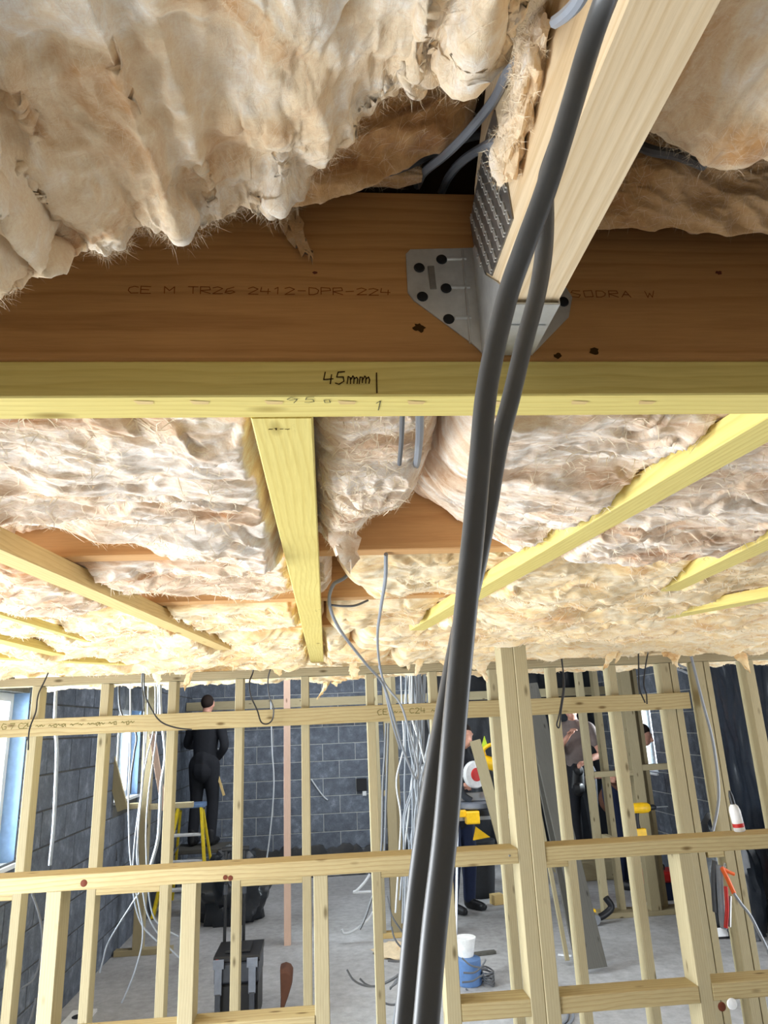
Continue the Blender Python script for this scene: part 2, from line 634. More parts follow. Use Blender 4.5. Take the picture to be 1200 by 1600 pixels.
def fibres(parent, P, count, length, width, seed, mat='fibre', lift=0.006, down=(0, -0.2, -1), edge=0.0):
    """Loose strands lying on and lifting off the wool surface: thin bent ribbons."""
    rs = np.random.RandomState(seed)
    r, c, _ = P.shape
    vs, fs = [], []
    ii = rs.randint(int(r * edge) + 2, r - int(r * edge) - 2, count)
    jj = rs.randint(int(c * edge) + 2, c - int(c * edge) - 2, count)
    base = P[ii, jj]
    du = P[ii, jj + 1] - P[ii, jj - 1]
    dv = P[ii + 1, jj] - P[ii - 1, jj]
    nn = np.cross(du, dv)
    nn /= np.linalg.norm(nn, axis=1)[:, None] + 1e-9
    dn = np.array(down, float)
    nn *= np.where((nn @ dn) < 0, -1, 1)[:, None]
    du /= np.linalg.norm(du, axis=1)[:, None] + 1e-9
    dv /= np.linalg.norm(dv, axis=1)[:, None] + 1e-9
    a = rs.rand(count) * 2 * np.pi
    t = du * np.cos(a)[:, None] + dv * np.sin(a)[:, None]
    L = length * (0.4 + rs.rand(count))
    bend = np.cross(nn, t) * (rs.randn(count) * 0.5)[:, None]
    side = np.cross(nn, t)
    lf = lift * rs.rand(count) ** 2
    steps = 4
    for s in range(steps):
        u = s / (steps - 1)
        p = base + t * (L * (u - 0.5))[:, None] + bend * (L * (u - 0.5) ** 2)[:, None] + nn * (0.0008 + lf * (0.3 + abs(u - 0.4) * 2))[:, None]
        w = width * (1 - 0.8 * abs(u - 0.5) * 2)
        vs.append(p - side * w)
        vs.append(p + side * w)
    A = np.stack(vs, 1).reshape(-1, 3)
    n = steps * 2
    for i in range(count):
        o = i * n
        for s in range(steps - 1):
            fs.append((o + 2 * s, o + 2 * s + 1, o + 2 * s + 3, o + 2 * s + 2))
    me = bpy.data.meshes.new('loose_fibres')
    me.from_pydata(A.tolist(), [], fs)
    me.materials.append(M[mat])
    me.update()
    o = bpy.data.objects.new('loose_fibres', me)
    COL.objects.link(o)
    o.parent = parent
    o['kind'] = 'stuff'
    return o


# ------------------------------------------------------------------ the room shell
def struct(o):
    o['kind'] = 'structure'
    return o


struct(MB().box((-6, -2.2, -0.12), (8, 12, 0.0), 0).build('floor', 'floor'))
o = MB()
o.box((XL - 0.3, YF - 0.3, 2.46), (XR + 0.3, 5.5, 2.52), 0)
o.box((XL - 0.3, 5.5, 2.95), (XR + 0.3, YB + 0.3, 3.0), 0)
o.box((XL - 0.3, 5.46, 2.46), (XR + 0.3, 5.5, 2.98), 0)
struct(o.build('ceiling', 'deck'))
struct(MB().box((XL - 0.3, YF - 0.2, 0), (XR + 0.3, YF, 2.5), 0).build('wall_front', 'plaster'))

BL, BH = 0.44, 0.215


def block_wall(name, horiz, fixed, inward, lo, hi, top, openings, mortar='mortar', show=(-99, 99), zmax=9):
    """Wall of stretcher-bond blocks. horiz 'X' or 'Y': the direction it runs; openings = [(a0, a1, z0, z1)]."""
    t = 0.2
    root = MB()
    cuts = sorted({lo, hi} | {v for op in openings for v in op[:2] if lo < v < hi})

    def seg(a0, a1, z0, z1):
        f0, f1 = sorted((fixed, fixed - inward * t))
        if horiz == 'X':
            root.box((a0, f0, z0), (a1, f1, z1), 0)
        else:
            root.box((f0, a0, z0), (f1, a1, z1), 0)
    for a0, a1 in zip(cuts[:-1], cuts[1:]):
        ops = [op for op in openings if op[0] <= a0 + 1e-6 and op[1] >= a1 - 1e-6]
        z = 0
        for op in sorted(ops, key=lambda q: q[2]):
            if op[2] > z:
                seg(a0, a1, z, op[2])
            z = op[3]
        seg(a0, a1, z, top)
    w = struct(root.build(name, mortar))
    cache = {}
    row = 0
    z = 0.0
    while z + 0.05 < min(top, zmax):
        h = min(BH, top - z)
        a = lo - (0.225 if row % 2 else 0)
        while a < hi:
            b0, b1 = max(a, lo), min(a + BL, hi)
            pieces = [(b0, b1)]
            for op in openings:
                if op[2] < z + h - 0.02 and op[3] > z + 0.02:
                    nxt = []
                    for p0, p1 in pieces:
                        if op[1] <= p0 or op[0] >= p1:
                            nxt.append((p0, p1))
                        else:
                            if op[0] - p0 > 0.04:
                                nxt.append((p0, op[0]))
                            if p1 - op[1] > 0.04:
                                nxt.append((op[1], p1))
                    pieces = nxt
            for p0, p1 in pieces:
                if p1 - p0 < 0.04 or p1 < show[0] or p0 > show[1]:
                    continue
                key = (round(p1 - p0, 2), round(h, 2))
                if key not in cache:
                    L = (p1 - p0) / 2
                    mb = MB()
                    if horiz == 'X':
                        mb.box((-L, -0.006, 0.0), (L, 0.006, h), 0.004)
                    else:
                        mb.bar((0, -L, h / 2), (0, L, h / 2), 0.012, h, ch=0.004)
                    cache[key] = mb.mesh('block', 'block')
                ob = bpy.data.objects.new('block', cache[key])
                COL.objects.link(ob)
                ob.parent = w
                mid = (p0 + p1) / 2
                off = inward * (0.001 + 0.002 * random.random())
                ob.location = (mid, fixed + off, z) if horiz == 'X' else (fixed + off, mid, z)
            a += 0.45
        z += 0.225
        row += 1
    return w


random.seed(4)
block_wall('wall_back', 'X', YB, -1, XL, XR, 2.95, [], 'mortar')
WL = [(3.75, at(30, 1250, X=XL).y, 1.10, 2.08), (at(176, 1250, X=XL).y, at(213, 1250, X=XL).y, 1.24, 2.04)]
block_wall('wall_left', 'Y', XL, 1, YF, YB, 2.95, [(0.0, 3.3, 0.0, 2.05)] + WL, 'mortar_shaded', (3.6, 99), 2.5)
WR = [(at(1022, 1150, X=XR).y, at(993, 1150, X=XR).y, 1.10, 2.0)]
block_wall('wall_right', 'Y', XR, -1, YF, YB, 2.95, [(0.3, 5.9, 0.0, 2.05)] + WR, 'mortar', (5.7, 99), 2.5)  # the large opening is added for the unseen side fill


def window(n, x, y0, y1, z0, z1, inward):
    f = MB()
    xo = x - inward * 0.12
    s = 0.05
    f.bar((xo, y0, z0 + s / 2), (xo, y1, z0 + s / 2), 0.06, s)
    f.bar((xo, y0, z1 - s / 2), (xo, y1, z1 - s / 2), 0.06, s)
    for y in (y0 + s / 2, y1 - s / 2, (y0 + y1) / 2):
        f.bar((xo, y, z0 + s), (xo, y, z1 - s), s, 0.06, up=(1, 0, 0))
    o = struct(f.build('window_%d' % n, 'upvc'))
    for a, b in ((y0 + s, (y0 + y1) / 2 - s / 2), ((y0 + y1) / 2 + s / 2, y1 - s)):
        MB().box((xo - 0.006, a, z0 + s), (xo + 0.006, b, z1 - s), 0).build('pane', 'glass', o)
    MB().box((min(xo, x + inward * 0.03), y0, z0 - 0.02), (max(xo, x + inward * 0.03), y1, z0 + 0.004), 0.002).build('sill', 'upvc', o)
    for a in (y0, y1):
        MB().box((min(xo + .03 * inward, x + .004 * inward), a - .006, z0), (max(xo + .03 * inward, x + .004 * inward), a + .006, z1), 0).build('reveal_lining', 'bluish_foil', o)
    return o


window(1, XL, *WL[0], 1)
window(2, XL, *WL[1], 1)
window(3, XR, *WR[0], -1)

# ------------------------------------------------------------------ stroke lettering (flat print and pencil)
GL = {
    'A': [[(0, 0), (.5, 1), (1, 0)], [(.2, .4), (.8, .4)]], 'C': [[(1, .9), (.6, 1), (.1, .8), (0, .4), (.3, 0), (1, .08)]],
    'D': [[(0, 0), (0, 1), (.7, .95), (1, .6), (.9, .2), (.5, 0), (0, 0)]], 'E': [[(1, 1), (0, 1), (0, 0), (1, 0)], [(0, .5), (.8, .5)]],
    'M': [[(0, 0), (0, 1), (.5, .4), (1, 1), (1, 0)]], 'N': [[(0, 0), (0, 1), (1, 0), (1, 1)]], 'O': [[(.1, 0), (0, .9), (.9, 1), (1, .1), (.1, 0)]],
    'P': [[(0, 0), (0, 1), (.9, 1), (1, .6), (0, .5)]], 'R': [[(0, 0), (0, 1), (.9, 1), (1, .6), (0, .5), (1, 0)]],
    'S': [[(1, .95), (.2, 1), (0, .7), (1, .35), (.8, 0), (0, .05)]], 'T': [[(0, 1), (1, 1)], [(.5, 1), (.5, 0)]],
    'W': [[(0, 1), (.25, 0), (.5, .7), (.75, 0), (1, 1)]], 'G': [[(1, .9), (.3, 1), (0, .5), (.3, 0), (1, .1), (1, .45), (.6, .45)]], 'I': [[(.5, 0), (.5, 1)]],
    '0': [[(.1, 0), (0, .9), (.9, 1), (1, .1), (.1, 0)]], '1': [[(.2, .75), (.55, 1), (.5, 0)]], '2': [[(0, .85), (.5, 1), (1, .75), (0, 0), (1, 0)]],
    '3': [[(0, .95), (.9, 1), (.35, .55), (1, .3), (.5, 0), (0, .08)]], '4': [[(.1, 1), (0, .4), (1, .4)], [(.8, .8), (.75, 0)]],
    '5': [[(.9, 1), (.2, 1), (.1, .55), (.8, .6), (.9, .2), (.4, 0), (0, .1)]], '6': [[(.9, 1), (.2, .7), (0, .2), (.5, 0), (1, .25), (.7, .5), (.05, .35)]],
    '7': [[(0, 1), (1, 1), (.3, 0)]], '9': [[(.95, .7), (.4, 1), (0, .7), (.3, .45), (.95, .7), (.6, 0)]],
    'm': [[(0, 0), (.05, .55), (.3, .5), (.35, 0)], [(.35, .3), (.55, .58), (.7, .45), (.7, 0)], [(.7, .3), (.95, .55), (1.1, .3), (1.05, 0)]],
    'a': [[(.8, .5), (.3, .6), (0, .2), (.3, 0), (.8, .5), (.9, 0)]], '-': [[(.1, .5), (.9, .5)]], '|': [[(.5, 0), (.5, 1.9)]], 'o': [[(.3, 0), (.2, .5), (.7, .55), (.8, .05), (.3, 0)]],
    '~': [[(0, .3), (.3, .5), (.6, .25), (1, .45)]],
}


def writing(text, origin, right, up, size, adv, stroke, width=0.85, jitter=0.0, seed=0, slant=0.0):
    """Letters as flat ribbons on a surface; returns an MB."""
    rs = random.Random(seed)
    mb = MB()
    right, up = Vector(right).normalized(), Vector(up).normalized()
    nrm = right.cross(up)
    x = 0.0
    for ch in text:
        for line in GL.get(ch, []):
            pts = [Vector(origin) + right * (x + (px * width + slant * py) * size) + up * (py * size + rs.uniform(-1, 1) * jitter * size) for px, py in line]
            for p, q in zip(pts[:-1], pts[1:]):
                d = (q - p)
                if d.length < 1e-6:
                    continue
                d.normalize()
                s = d.cross(nrm) * stroke / 2
                e = d * stroke * 0.3
                mb.add([p - e - s, q + e - s, q + e + s, p - e + s], [(0, 1, 2, 3)])
        x += adv * (1.0 if ch != ' ' else 0.9)
    return mb


# ------------------------------------------------------------------ the trimmer, its batten and the near joist
ZB = 2.129                                  # underside of the ceiling joists
ZC = 2.092                                  # underside of the battens
YBM = 0.600                                 # near face of the trimmer
trim_j = timber('trimmer_joist', (-1.7, YBM + .0225, ZB + .097), (2.6, YBM + .0225, ZB + .097), .045, .194, 'beam', ch=.003)
tag(trim_j, 'long brown timber joist across the ceiling, stamped print on its face, carrying the metal hanger', 'joist')


def child_mesh(mb, name, mat, parent):
    """Part modelled in world coordinates under a parent that has its own transform."""
    o = bpy.data.objects.new(name, mb.mesh(name, mat, fix=False))
    COL.objects.link(o)
    o.parent = parent
    o.matrix_parent_inverse = parent.matrix_basis.inverted()
    return o


FY = YBM - .0006
p0, p1 = at(200, 458, Y=FY), at(608, 461, Y=FY)
child_mesh(writing('CE M TR26 2412-DPR-224', p0, (1, 0, 0), (0, 0, 1), .0075, (p1.x - p0.x) / 21.4, .0009, .95 * 1.3, .04, 3), 'stamp_print', 'ink', trim_j)
p0, p1 = at(893, 464, Y=FY), at(1022, 462, Y=FY)
child_mesh(writing('SODRA W', p0, (1, 0, 0), (0, 0, 1), .0075, (p1.x - p0.x) / 6.6, .0008, 1.25, .04, 4), 'stamp_print', 'ink', trim_j)
for (px, py, r) in ((492, 426, .0022), (1123, 426, .0034), (655, 512, .006), (928, 548, .005), (872, 556, .004)):
    c = at(px, py, Y=YBM - .0004)
    mb = MB()
    rs = random.Random(px)
    n = 14
    ring = [c + Vector((math.cos(2 * math.pi * k / n) * r * rs.uniform(.6, 1.25), 0, math.sin(2 * math.pi * k / n) * r * rs.uniform(.5, 1.0))) for k in range(n)]
    mb.add(ring, [tuple(range(n))])
    child_mesh(mb, 'knot', 'red_ink' if r < .004 else 'pencil', trim_j)

batten = timber('ceiling_batten', (-1.7, YBM + .0235, (ZB + ZC) / 2), (2.6, YBM + .0235, (ZB + ZC) / 2), .047, ZB - ZC - .0006, 'yellow', ch=.0015)
tag(batten, 'long yellow treated batten under the brown joist with pencilled 45mm on its face', 'batten')
p0, p1 = at(505, 600, Y=FY - .0004), at(572, 590, Y=FY - .0004)
child_mesh(writing('45mm', p0, (1, 0, .02), (0, 0, 1), .0125, (p1.x - p0.x) / 3.6, .0011, .7, .05, 7, .1), 'pencil_writing', 'pencil', batten)
p0 = at(589, 614, Y=FY - .0004)
child_mesh(MB().bar(p0, p0 + Vector((.0004, 0, .021)), .0004, .0012, up=(1, 0, 0), ch=.0001), 'pencil_line', 'pencil', batten)
p0 = at(449, 628, Z=ZC - .0004)
child_mesh(writing('95o', p0 + Vector((0, .002, 0)), (1, 0, 0), (0, -1, 0), .011, .016, .0008, .9, .05, 8), 'pencil_writing', 'pencil_grey', batten)
p0 = at(585, 628, Z=ZC - .0004)
child_mesh(writing('1', p0 + Vector((0, .018, 0)), (1, 0, 0), (0, -1, 0), .02, .016, .001, .5, .05, 9), 'pencil_line', 'pencil_grey', batten)
for px in (225, 312, 428, 542, 650, 770, 905, 1010):
    c = at(px, 629, Z=ZC - .0002)
    w_ = .009
    mb = MB().add([c + Vector((-w_, -.004, 0)), c + Vector((-w_ * .7, .004, 0)), c + Vector((w_ * .8, .004, 0)), c + Vector((w_, -.002, 0))], [(0, 1, 2, 3)])
    child_mesh(mb, 'bark_patch', 'tan', batten)

JX0, JX1, ZJ = .1545, .2005, 2.137
nj = MB()
sec = [(.597, ZJ), (.597, ZJ + .10), (.575, ZJ + .17), (.47, ZJ + .24), (-1.5, ZJ + .24), (-1.5, ZJ)]   # the end is cut back to a slope above the trimmer
nj.poly([Vector((JX0 - .1775, y - .05, z - 2.25)) for y, z in sec], (1, 0, 0), JX1 - JX0)
# local X along the grain: build in a frame turned a quarter
njm = MB()
njm.poly([Vector((y + .45, .023, z - 2.25)) for y, z in sec], (0, -1, 0), .046)
near_joist = bpy.data.objects.new('ceiling_joist', njm.mesh('ceiling_joist', 'joist'))
COL.objects.link(near_joist)
near_joist.matrix_basis = Matrix(((0, -1, 0, (JX0 + JX1) / 2), (1, 0, 0, -.45), (0, 0, 1, 2.25), (0, 0, 0, 1)))
tag(near_joist, 'pale planed joist with bright underside running overhead into the metal hanger', 'joist')

# punched nail plate on the near joist's side
xs = JX0 - .0012
outline = [at(px, py, X=JX0) for px, py in ((774, 172), (761, 212), (736, 345), (747, 416), (770, 431), (803, 342), (784, 225))]
outline = [Vector((xs, p.y, p.z)) for p in outline]
plate = thing('nail_plate', 'dark punched steel nail plate pressed into the side of the pale joist', 'nail plate')
MB().poly(outline, (1, 0, 0), .0011).build('plate', 'galv_dark', plate)


def inside(p, poly):
    c = False
    for (x1, y1), (x2, y2) in zip(poly, poly[1:] + poly[:1]):
        if (y1 > p[1]) != (y2 > p[1]) and p[0] < (x2 - x1) * (p[1] - y1) / (y2 - y1) + x1:
            c = not c
    return c


pl2 = [(p.y, p.z) for p in outline]
cy, cz = sum(p[0] for p in pl2) / len(pl2), sum(p[1] for p in pl2) / len(pl2)
pl3 = [(cy + (a - cy) * .93, cz + (b - cz) * .93) for a, b in pl2]
tooth_me = None
for i in range(-12, 13):
    for j in range(-12, 13):
        y, z = cy + i * .0165 + (j % 2) * .008, cz + j * .0155
        if not inside((y, z), pl3):
            continue
        if tooth_me is None:
            mb = MB()
            for s in (-.0016, .0016):
                mb.bar((-.0007, s, -.0055), (-.0007, s, .0055), .0014, .0018, up=(1, 0, 0), ch=.0004)
            tooth_me = mb.mesh('tooth', 'tooth')
        ob = bpy.data.objects.new('tooth', tooth_me)
        COL.objects.link(ob)
        ob.parent = plate
        ob.location = (xs, y, z)
        ob.rotation_euler = (-.35, 0, 0)

# joist hanger
hg = thing('joist_hanger', 'galvanised steel joist hanger nailed to the brown joist with black nail heads', 'joist hanger')
fy = YBM - .0014
fl = [(634, 398), (641, 391), (721, 389)]
fl2 = [(738, 538), (646, 470), (637, 458)]
MB().poly([at(px, py, Y=YBM - .0005) for px, py in fl] + [Vector((JX0 - .001, YBM - .0005, 2.2545)), Vector((JX0 - .001, YBM - .0005, 2.136))] + [at(px, py, Y=YBM - .0005) for px, py in fl2], (0, -1, 0), .0014).build('flange', 'galv', hg)
zt = 2.252
e = [Vector((.2035, YBM - .0005, 2.262)), Vector((.226, YBM - .0005, 2.225)), Vector((.243, YBM - .0005, 2.212)), Vector((.249, YBM - .0005, 2.198)), Vector((.243, YBM - .0005, 2.176)), Vector((.2035, YBM - .0005, 2.136))]
MB().poly(e, (0, -1, 0), .0014).build('flange', 'galv', hg)
for xx, d in ((JX0 - .0002, -1), (JX1 + .0002, 1)):
    side = [Vector((xx, YBM - .001, 2.254)), Vector((xx, .588, 2.25)), Vector((xx, .560, 2.196)), Vector((xx, .525, 2.164)), Vector((xx, .512, 2.15)), Vector((xx, .512, 2.1345)), Vector((xx, YBM - .001, 2.1345))]
    if d < 0:
        side = [Vector((p.x - (0.0 if p.y < .59 else .0), p.y, p.z)) for p in side]
    MB().poly(side, (d, 0, 0), .0013).build('side_plate', 'galv', hg)
seat = MB()
seat.box((JX0 - .0015, .512, 2.1338), (JX1 + .0015, YBM - .001, 2.1352), .0004)
seat.bar((JX0, .5115, 2.1335), (JX1, .5115, 2.1335), .0022, .0022, ch=.0004)
seat.bar((JX0 + .002, .545, 2.1332), (JX1 - .002, .545, 2.1332), .003, .0012, ch=.0004)
seat.build('seat_plate', 'galv', hg)
rib = MB()
for px, py, qx, qy in ((698, 405, 728, 404), (703, 449, 734, 449), (710, 497, 736, 496)):
    a, b = at(px, py, Y=fy), at(qx, qy, Y=fy)
    rib.bar(a, b, .004, .0042, ch=.0012)
rib.bar(at(722, 391, Y=fy), at(735, 536, Y=fy), .0040, .0024, up=(1, 0, 0), ch=.0009)
rib.build('pressed_rib', 'galv', hg)
sl = MB()
sl.bar(at(673, 417, Y=fy - .0004), at(677, 452, Y=fy - .0004), .0036, .0064, up=(1, 0, 0), ch=.0006)
sl.build('nail_slot', 'galv_dark', hg)
sl = MB()
a, b = at(741, 488, X=JX0 - .002), at(741, 500, X=JX0 - .002)
sl.bar(a, b, .005, .002, up=(1, 0, 0), ch=.0004)
sl.build('nail_slot', 'black', hg)
nm = MB().lathe([(.0, 0), (.0052, 0), (.0056, .0007), (.0046, .0022), (.0, .0026)], (0, 0, 0), (0, -1, 0), 14).mesh('nail_head', 'black', True)
for px, py in ((655, 419), (690, 406), (697, 451), (660, 464), (701, 499), (880, 472)):
    ob = bpy.data.objects.new('nail_head', nm)
    COL.objects.link(ob)
    ob.parent = hg
    ob.location = at(px, py, Y=fy - .0002)

# ------------------------------------------------------------------ joists further in
JY = [1.36, 1.895, 2.43, 2.96, 3.62]
jl = ['second brown joist beyond the yellow batten, half buried in wool', 'third brown joist beyond the yellow batten, seen in two gaps',
      'fourth joist beyond the yellow batten, above sagging wool', 'fifth joist from the yellow batten, above sagging wool', 'last joist over the stud partition, above ragged wool']
for y, lb in zip(JY, jl):
    o = timber('ceiling_joist', (XL + .02, y + .0225, ZB + .097), (XR - .02, y + .0225, ZB + .097), .045, .194, 'joist_far')
    tag(o, lb, 'joist', 'ceiling joists running across')

# battens and boards under the joists
hb = (ZB - ZC) / 2


BOARDS = []


def board(a, b, w, mat, label, h=ZB - ZC - .001, zc=None):
    BOARDS.append((a, b, w, ZC + h))
    z = ZC + h / 2 if zc is None else zc
    o = timber('ceiling_board', (a[0], a[1], z), (b[0], b[1], z), w, h, mat, ch=.0015)
    return tag(o, label, 'board', 'boards fixed under the ceiling joists')


cb_ = board((-.0403, .6485), (-.047, 3.42), .0605, 'yellow', 'wide yellow board running straight away from the batten, middle of the ceiling')
p0 = at(420, 672, Z=ZC - .0004)
child_mesh(writing('~1-~', p0, (1, 0, 0), (0, -1, 0), .004, .0055, .0012, 1, .1, 11), 'faded_print', 'pencil', cb_)
board((.495, .649), (.3, 2.36), .052, 'yellow', 'long yellow board slanting away beside the black cables', .03, ZC + .016)
board((-.62, .34), (-.385, 2.75), .052, 'tan', 'long tan board slanting in from the stepladder side', .036)
board((.80, .9), (.865, 1.72), .055, 'yellow', 'short yellow board above the wool by the wall with black sheeting', .03)
board((1.36, 1.62), (1.10, 2.24), .07, 'yellow', 'yellow board end angled out of the wool beyond the short one', .03)
board((-.80, 1.75), (-.768, 2.38), .022, 'yellow', 'thin yellow strip showing through wool beside the tan board', .02)
board((-1.02, 1.9), (-.99, 2.75), .05, 'yellow', 'yellow board end in far wool over the stepladder side', .03)
board((-1.30, 2.70), (-.86, 3.24), .06, 'yellow', 'yellow board angled above the last bay of wool', .03)

# ------------------------------------------------------------------ mineral wool
def wool_bay(label, x0, x1, y0, y1, nx, ny, base, sag, seed, mat, bumps=(), amp=.022, flake=.013, sx=1.8, sy=6.5, top=2.34, nf=2500, flen=.03, fw=.0007):
    """A batt lying between two joists, sagging under their undersides, torn into layered sheets."""
    xs, ys = np.linspace(x0, x1, nx), np.linspace(y0, y1, ny)
    X, Y = np.meshgrid(xs, ys)
    v = (Y - y0) / (y1 - y0)
    z = base - sag * np.sin(np.pi * np.clip(v, 0, 1)) ** .8
    z = z - amp * fbm(X * 3.5, Y * 5, seed, 3, .45) - amp * .42 * ridged(X * 4 + .8 * Y, Y * 11, seed + 3, 3, .4)
    fl = flakes(X, Y, seed + 5, sx, sy)
    msk = np.clip(.55 + .9 * gn(X * 5, Y * 7, seed + 77), 0.1, 1)
    z = z - flake * fl * msk
    z = z - .0022 * fbm(X * 24, Y * 60, seed + 9, 4) - .0012 * ridged(X * 60, Y * 150, seed + 15, 2)
    for bx, by, dz, rx, ry in bumps:
        z = z + dz * np.exp(-((X - bx) / rx) ** 2 - ((Y - by) / ry) ** 2)
    ex = np.minimum(np.minimum(X - x0, x1 - X) / .05, 1)
    z = z + .05 * (1 - np.clip(ex, 0, 1)) ** 2
    ey = np.clip(np.minimum(Y - y0, y1 - Y) / .03, 0, 1)
    z = z + .012 * (1 - ey) ** 2
    for (ax, ay), (bx, by), bw, bz in BOARDS:      # the wool rests on the boards
        dx, dy = bx - ax, by - ay
        t = np.clip(((X - ax) * dx + (Y - ay) * dy) / (dx * dx + dy * dy), -.05, 1.05)
        dist = np.hypot(X - ax - t * dx, Y - ay - t * dy) - bw / 2 - .006
        z = np.maximum(z, bz + .003 - np.maximum(dist, 0) * 2.6)
    XX = np.clip(X + .006 * fbm(X * 12, Y * 12, seed + 21, 3) * np.clip(ex, 0, 1), x0, x1)
    YY = np.clip(Y + .009 * fbm(X * 7, Y * 14, seed + 31, 3) * ey, y0, y1)
    P = np.stack([XX, YY, z], -1)
    o = grid_mesh('insulation_batt', P, mat, top)
    tag(o, label, 'insulation', 'mineral wool batts between the joists')
    if nf:
        fibres(o, P, nf, flen, fw, seed + 1, edge=.06)
    return o
    return o


def gap(px, py, Y, dz, rx, ry):
    p = at(px, py, Y=Y)
    return (p.x, Y, dz, rx, ry)


wool_bay('pale layered wool batt between the batten and second joist, stepladder side of the wide board', -1.5, -.03, .65, 1.352, 420, 330, 2.142, .026, 21, 'wool_mid',
         [gap(90, 840, 1.25, .075, .17, .16), gap(430, 830, 1.30, -.02, .22, .2), gap(330, 800, 1.2, -.02, .25, .2)], nf=5000)
BAY2B = wool_bay('pale layered wool batt between the batten and second joist, under the black cables', .155, 1.9, .65, 1.352, 420, 330, 2.14, .022, 33, 'wool_mid',
         [gap(640, 800, 1.28, .11, .10, .17), gap(720, 845, 1.34, .05, .10, .10), gap(950, 840, 1.30, -.028, .3, .2), gap(1080, 650, .66, .05, .12, .06)], nf=5000)
BAY2C = wool_bay('narrow ragged wool piece beside the wide yellow board, hanging by the grey cable', -.022, .145, .65, 1.30, 110, 260, 2.142, .016, 47, 'wool_mid', [gap(520, 840, 1.2, -.02, .05, .1), (.10, 1.2, .06, .04, .12)], nf=1200)
wool_bay('wool batt past the second joist, hanging in torn folds beside the tan board', -1.55, .015, 1.41, 1.888, 330, 220, 2.146, .03, 52, 'wool_mid',
         [gap(275, 915, 1.80, .07, .13, .12), gap(470, 900, 1.8, .03, .06, .1), gap(120, 920, 1.7, -.02, .25, .15), gap(370, 915, 1.75, -.01, .08, .12)], nf=3000, fw=.001)
wool_bay('wool batt past the second joist behind the black cables, a gap at one end', .03, 2.1, 1.41, 1.888, 330, 220, 2.146, .025, 61, 'wool_far',
         [gap(540, 915, 1.8, .08, .06, .12), gap(655, 918, 1.83, .06, .07, .08), gap(900, 930, 1.75, -.035, .3, .2)], nf=3000, fw=.001)
wool_bay('wool batt in the third bay, stepladder side, streaked cream and peach', -1.65, -.008, 1.945, 2.424, 300, 160, 2.14, .03, 71, 'wool_far', [], nf=2500, fw=.0013)
wool_bay('wool batt in the third bay, black sheeting side, crossed by small yellow boards', .0, 2.4, 1.945, 2.424, 330, 160, 2.14, .03, 79, 'wool_far', [gap(860, 960, 2.2, -.03, .3, .2)], nf=2500, fw=.0013)
wool_bay('wool batt in the fourth bay, stepladder side', -1.68, .09, 2.48, 2.955, 280, 130, 2.13, .03, 83, 'wool_far', [], nf=2000, fw=.0015)
wool_bay('wool batt in the fourth bay, black sheeting side', .1, 2.7, 2.48, 2.955, 330, 130, 2.13, .035, 87, 'wool_far', [], nf=2000, fw=.0015)
BAY5A = wool_bay('ragged wool batt in the last bay before the stud partition, stepladder side', -1.69, .29, 3.01, 3.61, 300, 150, 2.13, .035, 91, 'wool_far', [], amp=.03, nf=2000, fw=.0016)
BAY5B = wool_bay('ragged wool in the last bay before the stud partition, black sheeting side', .3, 3.0, 3.01, 3.61, 330, 150, 2.13, .04, 95, 'wool_far', [], amp=.03, nf=2000, fw=.0016)
BAY6A = wool_bay('dull wool batt beyond the stud partition, stepladder side', -1.69, .89, 3.83, 5.0, 300, 160, 2.14, .02, 101, 'wool_far', [], amp=.035, nf=2000, fw=.0018)
wool_bay('dull wool batt beyond the stud partition, black sheeting side', .9, 3.6, 3.83, 5.1, 300, 160, 2.14, .02, 107, 'wool_far', [], amp=.035, nf=2000, fw=.0018)


def tufts(parent, spots, mat, seed):
    """Torn rags of wool drawn out into points, each a part of the batt it hangs from."""
    rs = np.random.RandomState(seed)
    for px, py, Y, ln, w in spots:
        x, y, z = at(px, py, Y=Y)
        nu, nv = 14, 10
        vs, fs = [], []
        lean = rs.randn(2) * .35
        ph = rs.rand() * 6
        for i in range(nu):
            t = i / (nu - 1)
            r = w * (1 - t) ** .75 * (1 + .25 * math.sin(7 * t + ph)) + .0012
            c = np.array([x + lean[0] * ln * t * t, y + lean[1] * ln * t * t * .5, z + .03 - (ln + .03) * t])
            for k in range(nv):
                a = 2 * math.pi * k / nv
                q = 1 + .2 * rs.randn()
                vs.append(c + np.array([math.cos(a) * r * q * 1.3, math.sin(a) * r * q * .6, .006 * rs.randn()]))
        for i in range(nu - 1):
            for k in range(nv):
                fs.append((i * nv + k, i * nv + (k + 1) % nv, (i + 1) * nv + (k + 1) % nv, (i + 1) * nv + k))
        fs.append(tuple(range(nv)))
        fs.append(tuple(range((nu - 1) * nv, nu * nv)))
        MB().add(vs, fs).build('torn_rag', mat, parent, smooth=True)


tufts(BAY5A, [(245, 1035, 3.55, .10, .035), (300, 1030, 3.5, .14, .03), (268, 1030, 3.5, .06, .03), (120, 1030, 3.5, .05, .04), (50, 1035, 3.58, .04, .06), (430, 1035, 3.58, .06, .06), (400, 1030, 3.58, .05, .04), (555, 1030, 3.5, .09, .04)], 'wool_far', 5)
tufts(BAY5B, [(640, 1010, 3.3, .10, .035), (660, 1010, 3.3, .13, .04), (745, 1025, 3.58, .12, .05), (960, 1000, 3.3, .13, .04), (975, 1000, 3.3, .10, .02), (1000, 1000, 3.3, .07, .03),
              (1150, 1005, 3.4, .14, .03), (1145, 1010, 3.5, .05, .05), (1050, 1015, 3.5, .08, .05), (700, 1030, 3.58, .05, .04), (895, 985, 3.1, .06, .03), (840, 985, 3.1, .05, .03)], 'wool_far', 6)
tufts(BAY6A, [(210, 1040, 3.85, .09, .05), (512, 1062, 4.9, .12, .02), (525, 1060, 4.9, .05, .04)], 'wool_far', 7)
